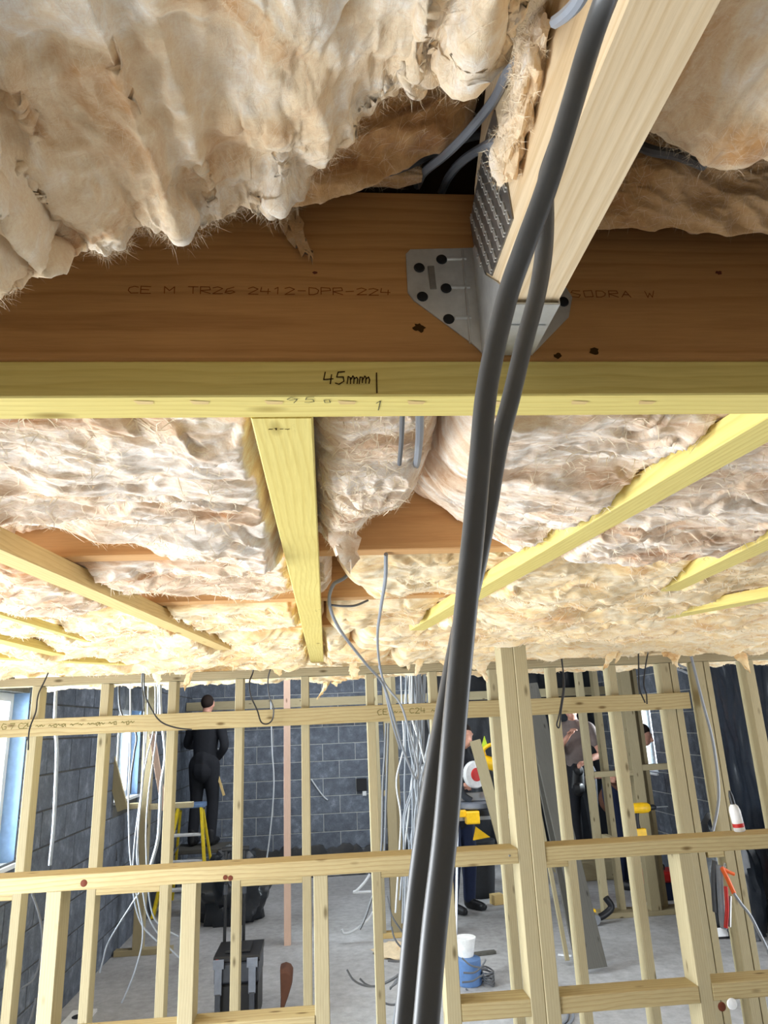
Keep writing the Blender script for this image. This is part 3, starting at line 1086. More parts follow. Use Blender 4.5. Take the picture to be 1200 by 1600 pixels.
tufts(BAY2C, [(530, 800, 1.15, .10, .035)], 'wool_mid', 12)
tufts(BAY2B, [(918, 860, 1.3, .02, .012)], 'wool_mid', 13)


# the near batts, with a torn lip hanging in front of the trimmer
def wool_lip(label, lip, y_near, z_near, nu, nv, curl, seed, mat, sagz, xlim=None, nf=9000, lumps=(), lip_amp=.012):
    L = np.array([(p.x, p.y, p.z) for p in lip])
    L = L[np.argsort(L[:, 0])]
    xa, xb = xlim if xlim else (L[0, 0], L[-1, 0])
    xs = np.linspace(xa, xb, nu)
    yl = np.interp(xs, L[:, 0], L[:, 1])
    zl = np.interp(xs, L[:, 0], L[:, 2])
    ker = np.hanning(max(5, nu // 50))
    ker /= ker.sum()
    pad = len(ker) // 2
    yl = np.convolve(np.pad(yl, pad, mode='edge'), ker, 'same')[pad:pad + nu]
    zl = np.convolve(np.pad(zl, pad, mode='edge'), ker, 'same')[pad:pad + nu]
    rows = []
    curl0 = curl
    n1 = int(nv * .74)
    for i in range(n1):
        t = i / (n1 - 1)
        y = y_near + (yl - y_near) * t
        z = z_near + (zl - z_near) * t ** 1.3 - sagz * np.sin(np.pi * t) ** 1.0
        rows.append(np.stack([xs, y, z], -1))
    n2 = nv - n1
    for i in range(1, n2 + 1):
        a = math.pi * 1.05 * i / n2
        curl = curl0 * (.3 + .7 * np.clip(np.minimum(np.abs(xs - JX0), np.abs(xs - JX1)) / .09, 0, 1))
        y = yl + curl * math.sin(a) * (1 - .0 * i / n2) - (.10 * (i / n2 - .6) if i / n2 > .6 else 0)
        z = zl + curl * (1 - math.cos(a)) * .9
        rows.append(np.stack([xs, y, z], -1))
    P = np.stack(rows, 0)
    # arc length down the sheet keeps the texture even
    d = np.linalg.norm(np.diff(P, axis=0), axis=2)
    S = np.concatenate([np.zeros((1, nu)), np.cumsum(d, 0)], 0)
    X = P[:, :, 0]
    du = np.gradient(P, axis=1)
    dv = np.gradient(P, axis=0)
    N = np.cross(dv, du)
    N /= np.linalg.norm(N, axis=2)[:, :, None] + 1e-9
    if N[n1 // 2, nu // 2, 2] > 0:
        N = -N
    tt = np.linspace(0, 1, nv)[:, None]
    wx = X + .03 * fbm(X * 7, S * 7, seed + 70, 3)
    ws = S + .05 * fbm(X * 6, S * 5, seed + 75, 3)
    h = .020 * fbm(wx * 6 + .3, ws * 6.5, seed, 3, .45)                     # broad sag and billows
    cr = gn(wx * 13, ws * 10, seed + 4)
    h = h - .008 * np.exp(-(cr / .16) ** 2) * np.clip(.5 + 1.2 * gn(X * 5, S * 5, seed + 61), 0, 1)   # soft tucks between billows
    tf = np.clip(gn(wx * 9, ws * 9, seed + 64) * 2 - .2, 0, 1)
    h = h + tf * .008 * fbm(wx * 24, ws * 20, seed + 8, 3)
    h = h + .0045 * fbm(X * 30 + 2 * ws, S * 12, seed + 18, 3, .6)              # combed drape
    h = h + .0016 * fbm(wx * 70, ws * 48, seed + 12, 3)
    h = h * (.42 + .58 * np.clip(np.minimum(np.abs(X - JX0), np.abs(X - JX1)) / .07, 0, 1))
    near_lip = np.exp(-((tt - .76) / .10) ** 2)
    h = h + near_lip * lip_amp * (.9 * fbm(X * 22, S * 4, seed + 25, 4, .6) + .35 * ridged(X * 50, S * 9, seed + 29, 3, .6) - .1)
    P = P + N * h[:, :, None]
    for lx, ly, dz, rx, ry in lumps:
        g = np.exp(-((P[:, :, 0] - lx) / rx) ** 2 - ((P[:, :, 1] - ly) / ry) ** 2)
        P[:, :, 2] += dz * g
    o = grid_mesh('insulation_batt', P, mat, None, (0, -.2, -1))
    so = o.modifiers.new('thickness', 'SOLIDIFY')
    so.thickness = .006
    so.offset = -1
    tag(o, label, 'insulation', 'mineral wool batts between the joists')
    fibres(o, P, nf, .016, .00009, seed + 2, lift=.003)
    mk = np.zeros(nv, bool)
    fibres(o, P[int(nv * .66):int(nv * .84)], nf // 3, .018, .00012, seed + 3, lift=.009, down=(0, .6, -1))
    return o


LIP = [(0, 425, .42), (45, 425, .425), (70, 405, .44), (82, 360, .462), (110, 362, .47), (150, 385, .475), (180, 372, .478), (215, 345, .48), (250, 350, .48), (280, 362, .48), (300, 325, .487), (340, 332, .49), (352, 310, .49), (400, 298, .495), (440, 300, .47), (470, 268, .455),
       (500, 235, .44), (560, 165, .42), (600, 105, .38), (650, 62, .355), (700, 50, .335), (735, 90, .33), (752, 95, .325), (775, 45, .315)]
pts = [at(x, y, Y=Y) for x, y, Y in LIP]
pts = [Vector((-.50, .40, 2.10)), Vector((-.30, .41, 2.095))] + pts + [Vector((JX0 - .002, .26, 2.185))]
wool_lip('large torn cream wool batt overhead, its ragged edge hanging over the brown joist', pts, -.06, 2.155, 620, 440, .034, 7, 'wool_near', .022, (-.5, .134), 14000,
         [(-.215, .36, -.02, .035, .10), (-.03, .36, .012, .03, .08), (JX0 + .005, .2, .06, .042, .6)])
RL = [(985, 190, .41), (1010, 195, .41), (1060, 205, .41), (1110, 224, .41), (1200, 245, .41)]
pts = [Vector((JX1 + .002, .41, 2.225))] + [at(x, y, Y=Y) for x, y, Y in RL] + [Vector((.5, .42, 2.16)), Vector((.9, .42, 2.15))]
wool_lip('smooth cream wool batt overhead on the far side of the pale joist', pts, -.06, 2.19, 420, 330, .03, 17, 'wool_near', .012, (JX1 + .002, .9), 5000, [], .004)


def wool_roll(label, x0, x1, yc, zc, r, nu, nv, seed, mat, a0, a1, squash=1.0, prof=None, nf=2500):
    """The rounded end of a batt lying on or against the trimmer: part of a lumpy cylinder along X."""
    xs = np.linspace(x0, x1, nu)
    A = np.linspace(a0, a1, nv)
    X, AA = np.meshgrid(xs, A)
    R = r * (1 + .28 * fbm(X * 10, AA * .9, seed, 2) + .10 * ridged(X * 17 + AA, AA * 1.4, seed + 4, 2) + .03 * fbm(X * 50, AA * 4, seed + 7, 3) + .008 * ridged(X * 160, AA * 14, seed + 9, 2))
    if prof is not None:
        R = R * np.interp(xs, prof[0], prof[1])[None, :]
    zz = zc if np.isscalar(zc) else np.interp(xs, zc[0], zc[1])[None, :]
    P = np.stack([X, yc - R * np.cos(AA) * squash, zz + R * np.sin(AA)], -1)
    o = grid_mesh('insulation_batt', P, mat, None, (0, -1, 0))
    so = o.modifiers.new('thickness', 'SOLIDIFY')
    so.thickness = .006
    so.offset = -1
    tag(o, label, 'insulation', 'mineral wool batts between the joists')
    fibres(o, P, nf, .018, .00011, seed + 3, lift=.003, down=(0, -1, -.3))
    return o


za = ([-.3, -.06, .0, .037, .075, .117, .15], [2.33, 2.322, 2.334, 2.352, 2.37, 2.394, 2.43])
wool_roll('shadowed tan wool bulging in the hollow behind the torn overhead batt', -.5, .151, .575, za, .072, 330, 200, 27, 'wool_shaded', -1.25, 1.9, 1.15, ([-.5, -.08, -.02, .03, .08, .118], [.5, .6, .95, 1.0, 1.0, 1.0]), 3500)
wool_roll('shadowed tan wool roll resting against the brown joist beyond the pale joist', JX1 + .003, .95, .568, 2.298, .05, 330, 200, 37, 'wool_shaded', -1.3, 1.9, 1.0, ([.2, .25, .3, .5, 1], [.8, 1.0, 1.05, 1.2, 1.2]), 3500)
WISP = wool_roll('thin wisp of wool trapped on top of the brown joist by the cables', -.08, .105, .590, 2.334, .009, 160, 60, 43, 'wool_shaded', -2.0, 2.2, 1.2, ([-.08, .0, .08, .105], [.5, 1, 1.3, .6]), 500)

tufts(WISP, [(448, 338, .5955, .045, .008)], 'wool_shaded', 14)


def wool_lump(name, label, spine, radii, seed, mat, flat=(1, 1, 1), nu=60, nv=48, amp=.35, nf=600):
    pts = catmull(spine, 12)
    n = len(pts)
    rr = np.interp(np.linspace(0, 1, n), np.linspace(0, 1, len(radii)), radii)
    rows = []
    for i in range(n):
        a = np.linspace(0, 2 * np.pi, nv, endpoint=False)
        d = (pts[min(i + 1, n - 1)] - pts[max(i - 1, 0)]).normalized()
        s = d.cross(Vector((1, 0, 0))).normalized()
        t = Vector((1, 0, 0))
        q = 1 + amp * fbm(np.cos(a) * 1.1 + i * .10, np.sin(a) * 1.1 + seed, seed, 3, .4) + amp * .22 * ridged(np.cos(a) * 1.8 + i * .13, np.sin(a) * 1.8, seed + 5, 2)
        ring = np.array(pts[i])[None] + np.outer(np.cos(a) * rr[i] * q, np.array(s)) + np.outer(np.sin(a) * rr[i] * q * flat[0], np.array(t))
        rows.append(ring)
    P = np.stack(rows, 0)
    vs = P.reshape(-1, 3)
    fs = []
    for i in range(n - 1):
        for k in range(nv):
            fs.append((i * nv + k, i * nv + (k + 1) % nv, (i + 1) * nv + (k + 1) % nv, (i + 1) * nv + k))
    fs += [tuple(range(nv)), tuple(range((n - 1) * nv, n * nv))]
    o = MB().add(vs, fs).build(name, mat, smooth=True)
    tag(o, label, 'insulation')
    fibres(o, P, nf, .014, .00025, seed + 3, lift=.005, down=(-1, -.3, -.3))
    return o


sx_ = JX0 - .008
sp = [Vector((sx_, p.y, p.z)) for p in (at(x, y, X=JX0) for x, y in ((872, 42), (848, 72), (845, 105), (838, 150), (822, 205), (808, 245), (815, 272)))]
wool_lump('wool_scrap', 'crumpled tan wool scrap stuck along the side of the pale joist', sp, [.006, .017, .019, .014, .016, .020, .006], 3, 'wool_near', (.5,), amp=.6, nf=1500)

# ------------------------------------------------------------------ the stud partition across the room
def vert(parent, name, xl, w, y, d, z0, z1, mat):
    """A standing stick: left edge xl, width w, near face y, depth d."""
    return timber(name, (xl + w / 2, y + d / 2, z0), (xl + w / 2, y + d / 2, z1), w, d, mat, parent, up=(0, 1, 0))


def lying(parent, name, x0, x1, y, d, z0, z1, mat):
    return timber(name, (x0, y + d / 2, (z0 + z1) / 2), (x1, y + d / 2, (z0 + z1) / 2), d, z1 - z0, mat, parent)


YA = 3.72
sf = thing('stud_frame', 'tall stud partition across the room with a stamped rail nailed to it', 'stud wall')
AX = [-1.4486, -1.12, -.792, -.463, -.1347, .196, .522, .835, 1.1515, 1.4745]
for x in AX:
    vert(sf, 'stud', x, .04, YA, .085, .04, 2.048, 'stud')
for x, w in ((1.757, .05), (1.812, .035), (1.945, .05), (2.0, .03), (2.225, .05)):
    vert(sf, 'stud', x, w, YA, .085, .04, 2.048, 'stud')
lying(sf, 'top_plate', -1.70, 3.7, YA, .085, 2.05, 2.09, 'oldwood')
lying(sf, 'sole_plate', -1.70, 3.7, YA, .085, .0, .039, 'stud')
rl = timber('rail', (-1.70, YA - .0205, 1.852), (1.872, YA - .0205, 1.852), .04, .081, 'rail', sf)
for x0, x1 in ((-1.70, AX[0]), (AX[1] + .04, AX[2]), (AX[3] + .04, AX[4] - .0), (AX[5] + .04, AX[6]), (AX[7] + .04, AX[8]), (1.86, 1.944)):
    lying(sf, 'nogging', x0 + .001, x1 - .001, YA + .003, .08, 1.10, 1.145, 'rail')
p0 = at(2, 1140, Y=YA - .0412)
child_mesh(writing('G 7 C24 ~~ ~o~a ~-~ ~~a~ ~o ~o~', p0, (1, 0, 0), (0, 0, 1), .026, .0205, .0035, .8, .06, 21), 'stamp_print', 'ink_green', rl)
p0 = at(590, 1117, Y=YA - .0412)
child_mesh(writing('CE ~~ C24 ~', p0, (1, 0, 0), (0, 0, 1), .026, .028, .0035, .8, .06, 22), 'stamp_print', 'ink_green', rl)

YL = 2.80
lf = thing('low_frame', 'half height stud frame in front of the partition with flat rails and a double post', 'stud wall')
vert(lf, 'post', .682, .0505, YL, .10, .05, 2.085, 'stud')
vert(lf, 'post', .7335, .0505, YL - .004, .10, .05, 2.085, 'stud')
for x0, x1 in ((-1.70, .681), (.785, 2.4)):
    lying(lf, 'rail', x0, x1, YL, .115, 1.293, 1.344, 'rail')
for x in (-.979, -.521, -.0625, .388, 1.2885):
    vert(lf, 'stud', x, .0505, YL + .004, .10, .05, 1.292, 'stud')
for x0, x1, z in ((-1.70, -.98, .82), (-.928, -.522, .815), (-.47, -.0635, .818), (.4395, .681, .818), (.785, 1.2875, .818), (1.340, 2.3, .822)):
    lying(lf, 'nogging', x0, x1, YL + .002, .10, z - .006, z + .047, 'rail')
c = at(1143, 1568, Y=YL - .002)
MB().lathe([(0, 0), (.017, 0), (.0185, .003), (.017, .007), (.006, .009), (0, .009)], c, (0, -1, 0), 24).build('washer', 'white_plastic', lf, smooth=True)
c = at(1128, 1573, Y=YL)
MB().lathe([(0, 0), (.015, 0), (.013, .0012), (.006, .0018), (0, .0018)], c, (0, -1, 0), 20).build('knot', 'red_ink', lf, smooth=True)
c = at(796, 1337, Y=YL)
MB().lathe([(0, 0), (.004, 0), (.003, .002), (0, .002)], c, (0, -1, 0), 12).build('screw_head', 'alu', lf, smooth=True)
for q, (px, py) in enumerate(((131, 1380), (360, 1372), (352, 1371))):
    c = at(px, py, Y=YL)
    MB().lathe([(0, 0), (.012 - .003 * q, 0), (.008, .0012), (0, .0015)], c, (0, -1, 0), 14).build('knot', 'red_ink', lf, smooth=True)

# the far partition, half open
ff = thing('far_frame', 'far stud partition of weathered sticks with short noggings, open in the middle', 'stud wall')
YC = 7.0


def far_stud(px, py, w, mat='oldwood', y=YC, z1=2.5, z0=.045, nm='stud'):
    x = at(px, py, Y=y).x
    vert(ff, nm, x, w, y, .09, z0, z1, mat)
    return x


fx = [far_stud(97, 1200, .075), far_stud(221, 1200, .085), far_stud(160, 1200, .05), far_stud(443.5, 1300, .058, 'pink', z0=.0)]
lying(ff, 'nogging', fx[0] + .076, fx[2] - .001, YC + .003, .085, 1.155, 1.20, 'oldwood')
lying(ff, 'nogging', fx[2] + .051, fx[1] - .001, YC + .003, .085, 1.165, 1.21, 'oldwood')
lying(ff, 'nogging', fx[1] + .086, at(300, 1265, Y=YC).x, YC + .003, .085, 1.15, 1.195, 'oldwood')
lying(ff, 'sole_plate', XL + .03, at(268, 1490, Y=YC).x, YC, .09, .001, .044, 'oldwood')
bx = [far_stud(588, 1290, .055, 'stud'), far_stud(606, 1290, .085, 'oldwood'), far_stud(619, 1290, .05, 'oldwood', YC + .1), far_stud(688, 1290, .05, 'oldwood')]
lying(ff, 'sole_plate', bx[0] - .02, bx[3] + .08, YC, .09, .001, .044, 'tan')
lying(ff, 'nogging', bx[0] + .056, bx[1] - .001, YC + .003, .085, 1.165, 1.21, 'oldwood')
YC2 = 7.14
gx = [far_stud(918, 1200, .06, 'oldwood', YC2), far_stud(943, 1200, .055, 'oldwood', YC2 + .1), far_stud(995, 1250, .10, 'oldwood', YC2), far_stud(1008.5, 1200, .04, 'oldwood', YC2 + .1)]
lying(ff, 'sole_plate', gx[0] - .04, XR - .35, YC2, .20, .001, .044, 'oldwood')
lying(ff, 'nogging', gx[0] + .061, gx[2] - .001, YC2 + .003, .07, 1.22, 1.27, 'oldwood')
lying(ff, 'nogging', gx[2] + .101, XR - .36, YC2 + .003, .085, 1.26, 1.315, 'oldwood')
lying(ff, 'nogging', bx[3] + .051, gx[0] - .001, YC2 + .003, .085, 2.28, 2.33, 'oldwood')
ct = timber('collar_timber', (XL + .02, 9.9, 2.12), (XR - .02, 9.9, 2.12), .05, .11, 'oldwood')
tag(ct, 'horizontal timber high across the blue grey block wall', 'timber')

for (a, b, Y, w, mt, lb) in (((172, 1186), (191, 1262), 6.75, .09, 'oldwood', 'weathered plank leaning across the far window reveal'),
                             ((238, 1150), (256, 1262), 6.9, .05, 'pink', 'thin pale lath slanting beside the cables near the window'),
                             ((126, 1085), (140, 1130), 6.6, .08, 'tan', 'short tan offcut tilted high behind the stamped rail'),):
    p, q = at(*a, Y=Y), at(*b, Y=Y)
    d = (q - p).normalized()
    tag(timber('leaning_plank', p - d * .02, q + d * .02, w, .03, mt, up=(0, 1, 0)), lb, 'plank')

# planks leaning in the dark corner beyond the double post
for k, (a, b, w, mt, lb) in enumerate((((838, 1120), (893, 1350), .16, 'greywood', 'wide grey plank leaning in the dark beyond the double post'),
                                       ((826, 1130), (872, 1352), .05, 'greywood', 'narrow grey plank leaning just behind the wide grey one'),
                                       ((822, 1160), (858, 1350), .03, 'oldwood', 'thin batten leaning close beside the narrow grey plank'))):
    Y0 = 6.0 + .12 * k
    p, q = at(*a, Y=Y0 + .35), at(*b, Y=Y0)
    d = (q - p).normalized()
    t = (0.0 - q.z) / d.z
    q = q + d * (t - .03)
    tag(timber('leaning_plank', p - d * .3, q, w, .03, mt, up=(0, 1, 0)), lb, 'plank')

# ------------------------------------------------------------------ black cables close to the camera
def near_path(pts):
    return [at(x, y, Y=Y) for x, y, Y in pts]


A = near_path([(985, -110, .175), (945, 0, .20), (918, 80, .213), (892, 170, .222), (855, 290, .235), (820, 385, .246), (791, 470, .256), (762, 600, .262), (750, 720, .265), (741, 820, .267), (729, 940, .269), (713, 1100, .27), (696, 1300, .272), (679, 1450, .274), (665, 1610, .276), (652, 1760, .278)])
def drop(P, dx, dy):
    """Carry a hanging cable straight on down to the floor in even steps, then along it."""
    d = (P[-1] - P[-2]).normalized() * .10
    q = P[-1].copy()
    while q.z > .16:
        d = (d * .8 + Vector((0, .004, -.10)) * .2).normalized() * .10
        q = q + d
        P.append(q.copy())
    P += [Vector((q.x, q.y + .01, .07)), Vector((q.x + dx * .3, q.y + .05, .012)), Vector((q.x + dx, q.y + dy, .006))]


drop(A, .1, .25)
cable('power_cable', A, .0046, 'cable_dark', 'thick dark cable hanging nearest, crossing in front of its twin', 'pair of thick dark cables', 8, 16, .9)
B = near_path([(975, -60, .235), (935, 40, .250), (900, 150, .262), (868, 235, .275), (853, 285, .283), (852, 350, .290), (849, 400, .294), (839, 460, .296), (818, 540, .298), (799, 620, .300), (779, 698, .302), (763, 790, .302), (745, 880, .302), (726, 960, .302), (706, 1060, .302), (684, 1180, .302), (665, 1300, .303), (650, 1420, .305), (640, 1530, .306), (632, 1620, .306), (622, 1750, .306)])
drop(B, -.12, .3)
cable('power_cable', B, .0046, 'cable_dark', 'thick dark cable that loops up beside the pale joist behind its twin', 'pair of thick dark cables', 8, 16, .9)

# grey cables in the ceiling
JS = JX0 - .005
gr = 'grey cables at the pale joist'
cable('ceiling_cable', [Vector((JS - .0, *at(850, 70, X=JX0).yz)), Vector((JS - .003, *at(812, 110, X=JX0).yz)), at(772, 155, Y=.47), at(735, 202, Y=.50), at(698, 240, Y=.54), at(664, 268, Y=.585), at(652, 290, Y=.63)], .0043, 'cable', 'light grey cable arching from the wool scrap down over the brown joist', gr)
cable('ceiling_cable', [Vector((JS, *at(815, 222, X=JX0).yz)), Vector((JS - .002, *at(785, 224, X=JX0).yz)), at(752, 232, Y=.545), at(722, 252, Y=.57), at(702, 275, Y=.60), at(690, 300, Y=.64)], .0046, 'cable', 'light grey cable curling over the punched plate into the dark hole', gr)
cable('ceiling_cable', [at(790, 210, Y=.62), at(750, 211, Y=.60), at(700, 226, Y=.585), at(655, 250, Y=.575), at(610, 268, Y=.57), at(560, 276, Y=.575)], .0046, 'cable_mid', 'shadowed grey cable lying along the top of the brown joist', gr)
cable('ceiling_cable', [at(925, -40, Y=.20), at(905, 0, Y=.22), at(885, 22, Y=.235), at(868, 34, Y=.26)], .0031, 'cable', 'short light grey cable end at the top of the pale joist', gr)
cable('ceiling_cable', [at(985, 222, Y=.5), at(1020, 236, Y=.485), at(1060, 243, Y=.475), at(1100, 258, Y=.46)], .0046, 'cable_mid', 'grey cable passing under the smooth wool beyond the pale joist', gr)
cable('ceiling_cable', [at(656, 640, Y=.68), at(655, 690, Y=.78), at(648, 735, Y=.92), at(630, 765, Y=1.05), at(612, 770, Y=1.12), at(600, 760, Y=1.2)], .0048, 'cable', 'grey cable dropping from the yellow batten into the ragged wool')
cable('ceiling_cable', [at(629, 640, Y=.66), at(627, 690, Y=.74), at(624, 725, Y=.80)], .0028, 'cable_mid', 'thin grey cable half hidden in wool beside the larger one')

# cables looping from the ceiling down to the partition
gl = 'long grey cables looping from the ceiling'
cable('hanging_cable', [at(565, 880, Y=1.8), at(538, 903, Y=1.75), at(520, 915, Y=1.8), at(515, 945, Y=1.9), at(532, 985, Y=2.1), at(570, 1035, Y=2.4), at(598, 1068, Y=2.7), at(612, 1110, Y=2.9), at(628, 1165, Y=3.1), at(641, 1200, Y=3.15), at(650, 1217, Y=3.18), at(653, 1205, Y=3.2), at(645, 1165, Y=3.2), at(628, 1105, Y=3.2), at(610, 1080, Y=3.2), at(600, 1065, Y=3.2), at(592, 1040, Y=3.2)], .0048, 'cable', 'grey cable leaving the wool by the wide board and looping low', gl)
cable('hanging_cable', [at(603, 866, Y=1.38), at(602, 905, Y=1.5), at(595, 950, Y=1.8), at(590, 990, Y=2.2), at(592, 1030, Y=2.6), at(600, 1070, Y=2.8), at(612, 1125, Y=3.0), at(625, 1170, Y=3.2)], .0042, 'cable', 'straighter grey cable dropping from the second joist', gl)
cable('hanging_cable', [at(515, 945, Y=1.905), at(535, 947, Y=1.9), at(555, 946, Y=1.9), at(575, 938, Y=1.92)], .003, 'cable_mid', 'short grey cable end lying across the wool near the third joist', gl)


def wires(label, group, paths, r, mat, name='hanging_cable'):
    for k, (pts, Y) in enumerate(paths):
        P = [at(x, y, Y=(Y if len(e) == 0 else e[0])) for x, y, *e in pts]
        o = cable(name, P, r, mat, label[k] if isinstance(label, list) else label, group, 6, 6)


wires(['dark wire kinked down over the stamped rail near the stepladder side', 'dark wire sagging across the stamped rail', 'thin wire dropping to the stamped rail from torn wool',
       'dark looped wire hanging in a narrow U over the rail', 'twin wire hanging on the rail past the double post', 'wire of a pair dangling before the short rail end', 'second wire of a pair curling before the short rail end'], 'dangling wires over the upper rail', [
    ([(92, 1000, 3.4), (75, 1052), (60, 1085), (56, 1112), (46, 1140), (44, 1172)], 3.55),
    ([(225, 1022, 3.5), (226, 1080), (238, 1110), (252, 1128), (275, 1137), (300, 1140)], 3.6),
    ([(227, 999, 3.4), (222, 1060), (224, 1090), (225, 1112)], 3.6),
    ([(395, 998, 3.4), (396, 1045), (390, 1065), (391, 1085), (402, 1110), (408, 1128), (418, 1131), (426, 1123), (427, 1105), (420, 1085), (419, 1060), (425, 1040), (435, 1025)], 3.62),
    ([(872, 984, 3.4), (879, 1040), (880, 1075), (874, 1115), (870, 1132), (874, 1136), (877, 1110), (882, 1070), (878, 1035), (875, 1012)], 3.6),
    ([(997, 984, 3.4), (998, 1045), (999, 1075), (1008, 1098)], 3.6),
    ([(1018, 990, 3.4), (1008, 1045), (1006, 1070), (1010, 1085), (1011, 1100)], 3.6)], .0036, 'cable_black')

wires(['pale conduit dropping behind the studs on the stepladder side', 'pale cable drooping into the stud bay by the stepladder'], None, [
    ([(89, 1040), (87, 1090), (86, 1130), (89, 1170), (87, 1230), (84, 1290), (78, 1352)], 4.7),
    ([(250, 1040), (251, 1110), (256, 1150), (258, 1185), (252, 1225), (250, 1265), (247, 1310), (238, 1345), (230, 1368)], 4.7)], .011, 'cable', 'hanging_cable')
wires(['outermost grey cable of the second stud bay, its tail curling to the stepladder side', 'grey cable in the second stud bay with a long straight tail below the rail',
       'grey cable in the second stud bay whose tail swings toward the tool chest', 'grey cable in the second stud bay with a short bent tail', 'grey cable in the second stud bay ending lowest under the rail'], 'cables bundled in the second stud bay', [
    ([(224, 1045), (225, 1110), (226, 1170), (222, 1230), (216, 1300), (214, 1345), (221, 1384), (206, 1412), (185, 1445), (168, 1475), (161, 1500), (156, 1520)], 4.5),
    ([(232, 1045), (230, 1130), (226, 1180), (222, 1235), (216, 1290), (216, 1345), (222, 1384), (228, 1420), (240, 1448), (262, 1478), (280, 1496)], 4.6),
    ([(241, 1045), (243, 1100), (240, 1140), (228, 1190), (219, 1250), (211, 1310), (207, 1370), (209, 1400), (215, 1428), (225, 1450), (246, 1471)], 4.55),
    ([(245, 1045), (247, 1100), (243, 1160), (232, 1240), (228, 1310), (232, 1390), (240, 1432), (256, 1450), (279, 1463)], 4.65),
    ([(203, 1045), (204, 1150), (201, 1235), (201, 1270), (204, 1345), (218, 1420), (223, 1448), (221, 1480), (210, 1520), (200, 1545), (190, 1567)], 4.4)], .0045, 'cable')
wires(['black wire across the far window by the leaning plank', 'black wire hanging below the far nogging'], None, [
    ([(186, 1040), (188, 1110), (212, 1145), (210, 1175), (205, 1210), (203, 1240)], 4.85),
    ([(173, 1268), (178, 1290), (181, 1310), (182, 1345)], 6.99)], .007, 'cable_black', 'hanging_cable')
wires(['pale cable curving through the stepladder side stud bay to the floor', 'short pale cable end low in the stepladder side stud bay'], 'pale cables in the first stud bays', [
    ([(50, 1396), (60, 1425), (66, 1460), (63, 1500), (52, 1530), (34, 1544)], 4.2),
    ([(56, 1560), (50, 1585), (44, 1602)], 4.2)], .006, 'cable_mid', 'hanging_cable')
wires(['thin pale lead hanging before the block wall', 'thin black lead on the block wall'], None, [
    ([(423, 1092), (425, 1170), (428, 1215), (426, 1260), (421, 1310), (417, 1340)], 9.855),
    ([(486, 1217), (496, 1232), (506, 1245), (512, 1250)], 10.382)], .010, 'cable_white', 'hanging_cable')

# the big bundle dropping in the middle bay
rsb = random.Random(11)
paths = []
for k in range(22):
    x0 = 630 + rsb.uniform(-6, 46)
    x1 = 645 + rsb.uniform(-22, 40)
    Y = rsb.uniform(4.45, 4.95)
    j = [rsb.uniform(-6, 6) for _ in range(5)]
    paths.append(([(x0, 1040), (x0 + j[0], 1110), (x0 * .7 + x1 * .3 + j[1], 1165), (x0 * .45 + x1 * .55 + j[2], 1220), (x0 * .2 + x1 * .8 + j[3], 1275), (x1 + j[4] * .5, 1330), (x1 - 6 + j[4], 1375 + rsb.uniform(0, 70))], Y))
wires('grey cable in the thick bundle dropping behind the dark pair', 'thick bundle of grey cables in the middle bay', paths[:15], .0062, 'cable', 'hanging_cable')
wires('whitish cable in the thick bundle dropping behind the dark pair', 'whitish cables in the thick bundle', paths[15:], .006, 'cable_white', 'hanging_cable')
wires(['dark cable running down the middle stud and kinking over the floor', 'shorter dark cable beside the kinked one at the middle stud'], 'dark cables along the middle studs', [
    ([(603, 1130), (601, 1180), (598, 1230), (597, 1300), (594, 1350), (588, 1380), (578, 1412), (570, 1435), (562, 1452)], 4.6),
    ([(607, 1130), (605, 1200), (603, 1260), (602, 1300), (600, 1345)], 4.7)], .008, 'cable_mid', 'hanging_cable')
wires(['pale cable hooked up from the floor beside the middle stud', 'grey strut of cable at the skirting past the middle stud'], None, [
    ([(534, 1452), (537, 1458), (547, 1457), (562, 1448), (575, 1437), (583, 1425)], 6.93),
    ([(578, 1366), (570, 1378), (558, 1391), (553, 1394), (580, 1393)], 6.8)], .012, 'cable_white', 'hanging_cable')
# tails spraying out low down from the bundle
tails = [([(655, 1487), (640, 1500), (620, 1502), (606, 1501)], 4.6), ([(648, 1495), (632, 1515), (612, 1530), (590, 1540), (570, 1540), (552, 1531), (542, 1515)], 4.4),
         ([(645, 1500), (625, 1522), (605, 1535), (585, 1541), (572, 1538), (562, 1529)], 4.5), ([(650, 1492), (635, 1515), (620, 1535), (609, 1544)], 4.5),
         ([(652, 1488), (640, 1512), (628, 1520), (609, 1546)], 4.55), ([(645, 1557), (630, 1567), (612, 1570), (600, 1567)], 4.4),
         ([(612, 1448), (616, 1465), (627, 1480), (645, 1487)], 4.8), ([(605, 1400), (612, 1430), (628, 1455), (650, 1485)], 4.9)]
for t in tails:
    x_, y_ = t[0][0][:2] if t[0][0][1] > t[0][-1][1] - 60 and t[0][0][0] > 640 else t[0][-1][:2]
    if (x_, y_) == t[0][-1][:2]:
        t[0].reverse()
    j_ = rsb.uniform(-8, 14)
    t[0][0:0] = [(648 + j_, 1040), (650 + j_, 1150), (652 + j_ * .6, 1260), (655 + j_ * .5, 1360), (656 + j_ * .3, 1430)]
tails = [(t, 4.45 + .06 * k) for k, (t, y) in enumerate(tails)]
wires('dark cable tail spraying out low beside the dark pair', 'dark cable tails near the floor', tails, .0058, 'cable_mid', 'hanging_cable')
wires(['long pale cable falling through the middle bay out of frame', 'pale cable tail curving behind the dark pair below the low rail', 'pale cable tail between the long one and the dark pair'], 'pale cables below the low rail', [
    ([(634, 1360), (633, 1400), (632, 1440), (630, 1490), (625, 1530), (620, 1565), (614, 1602)], 4.2),
    ([(645, 1372), (644, 1420), (648, 1455), (655, 1475)], 4.7), ([(637, 1360), (638, 1405), (644, 1440), (652, 1465)], 4.6)], .0062, 'cable', 'hanging_cable')
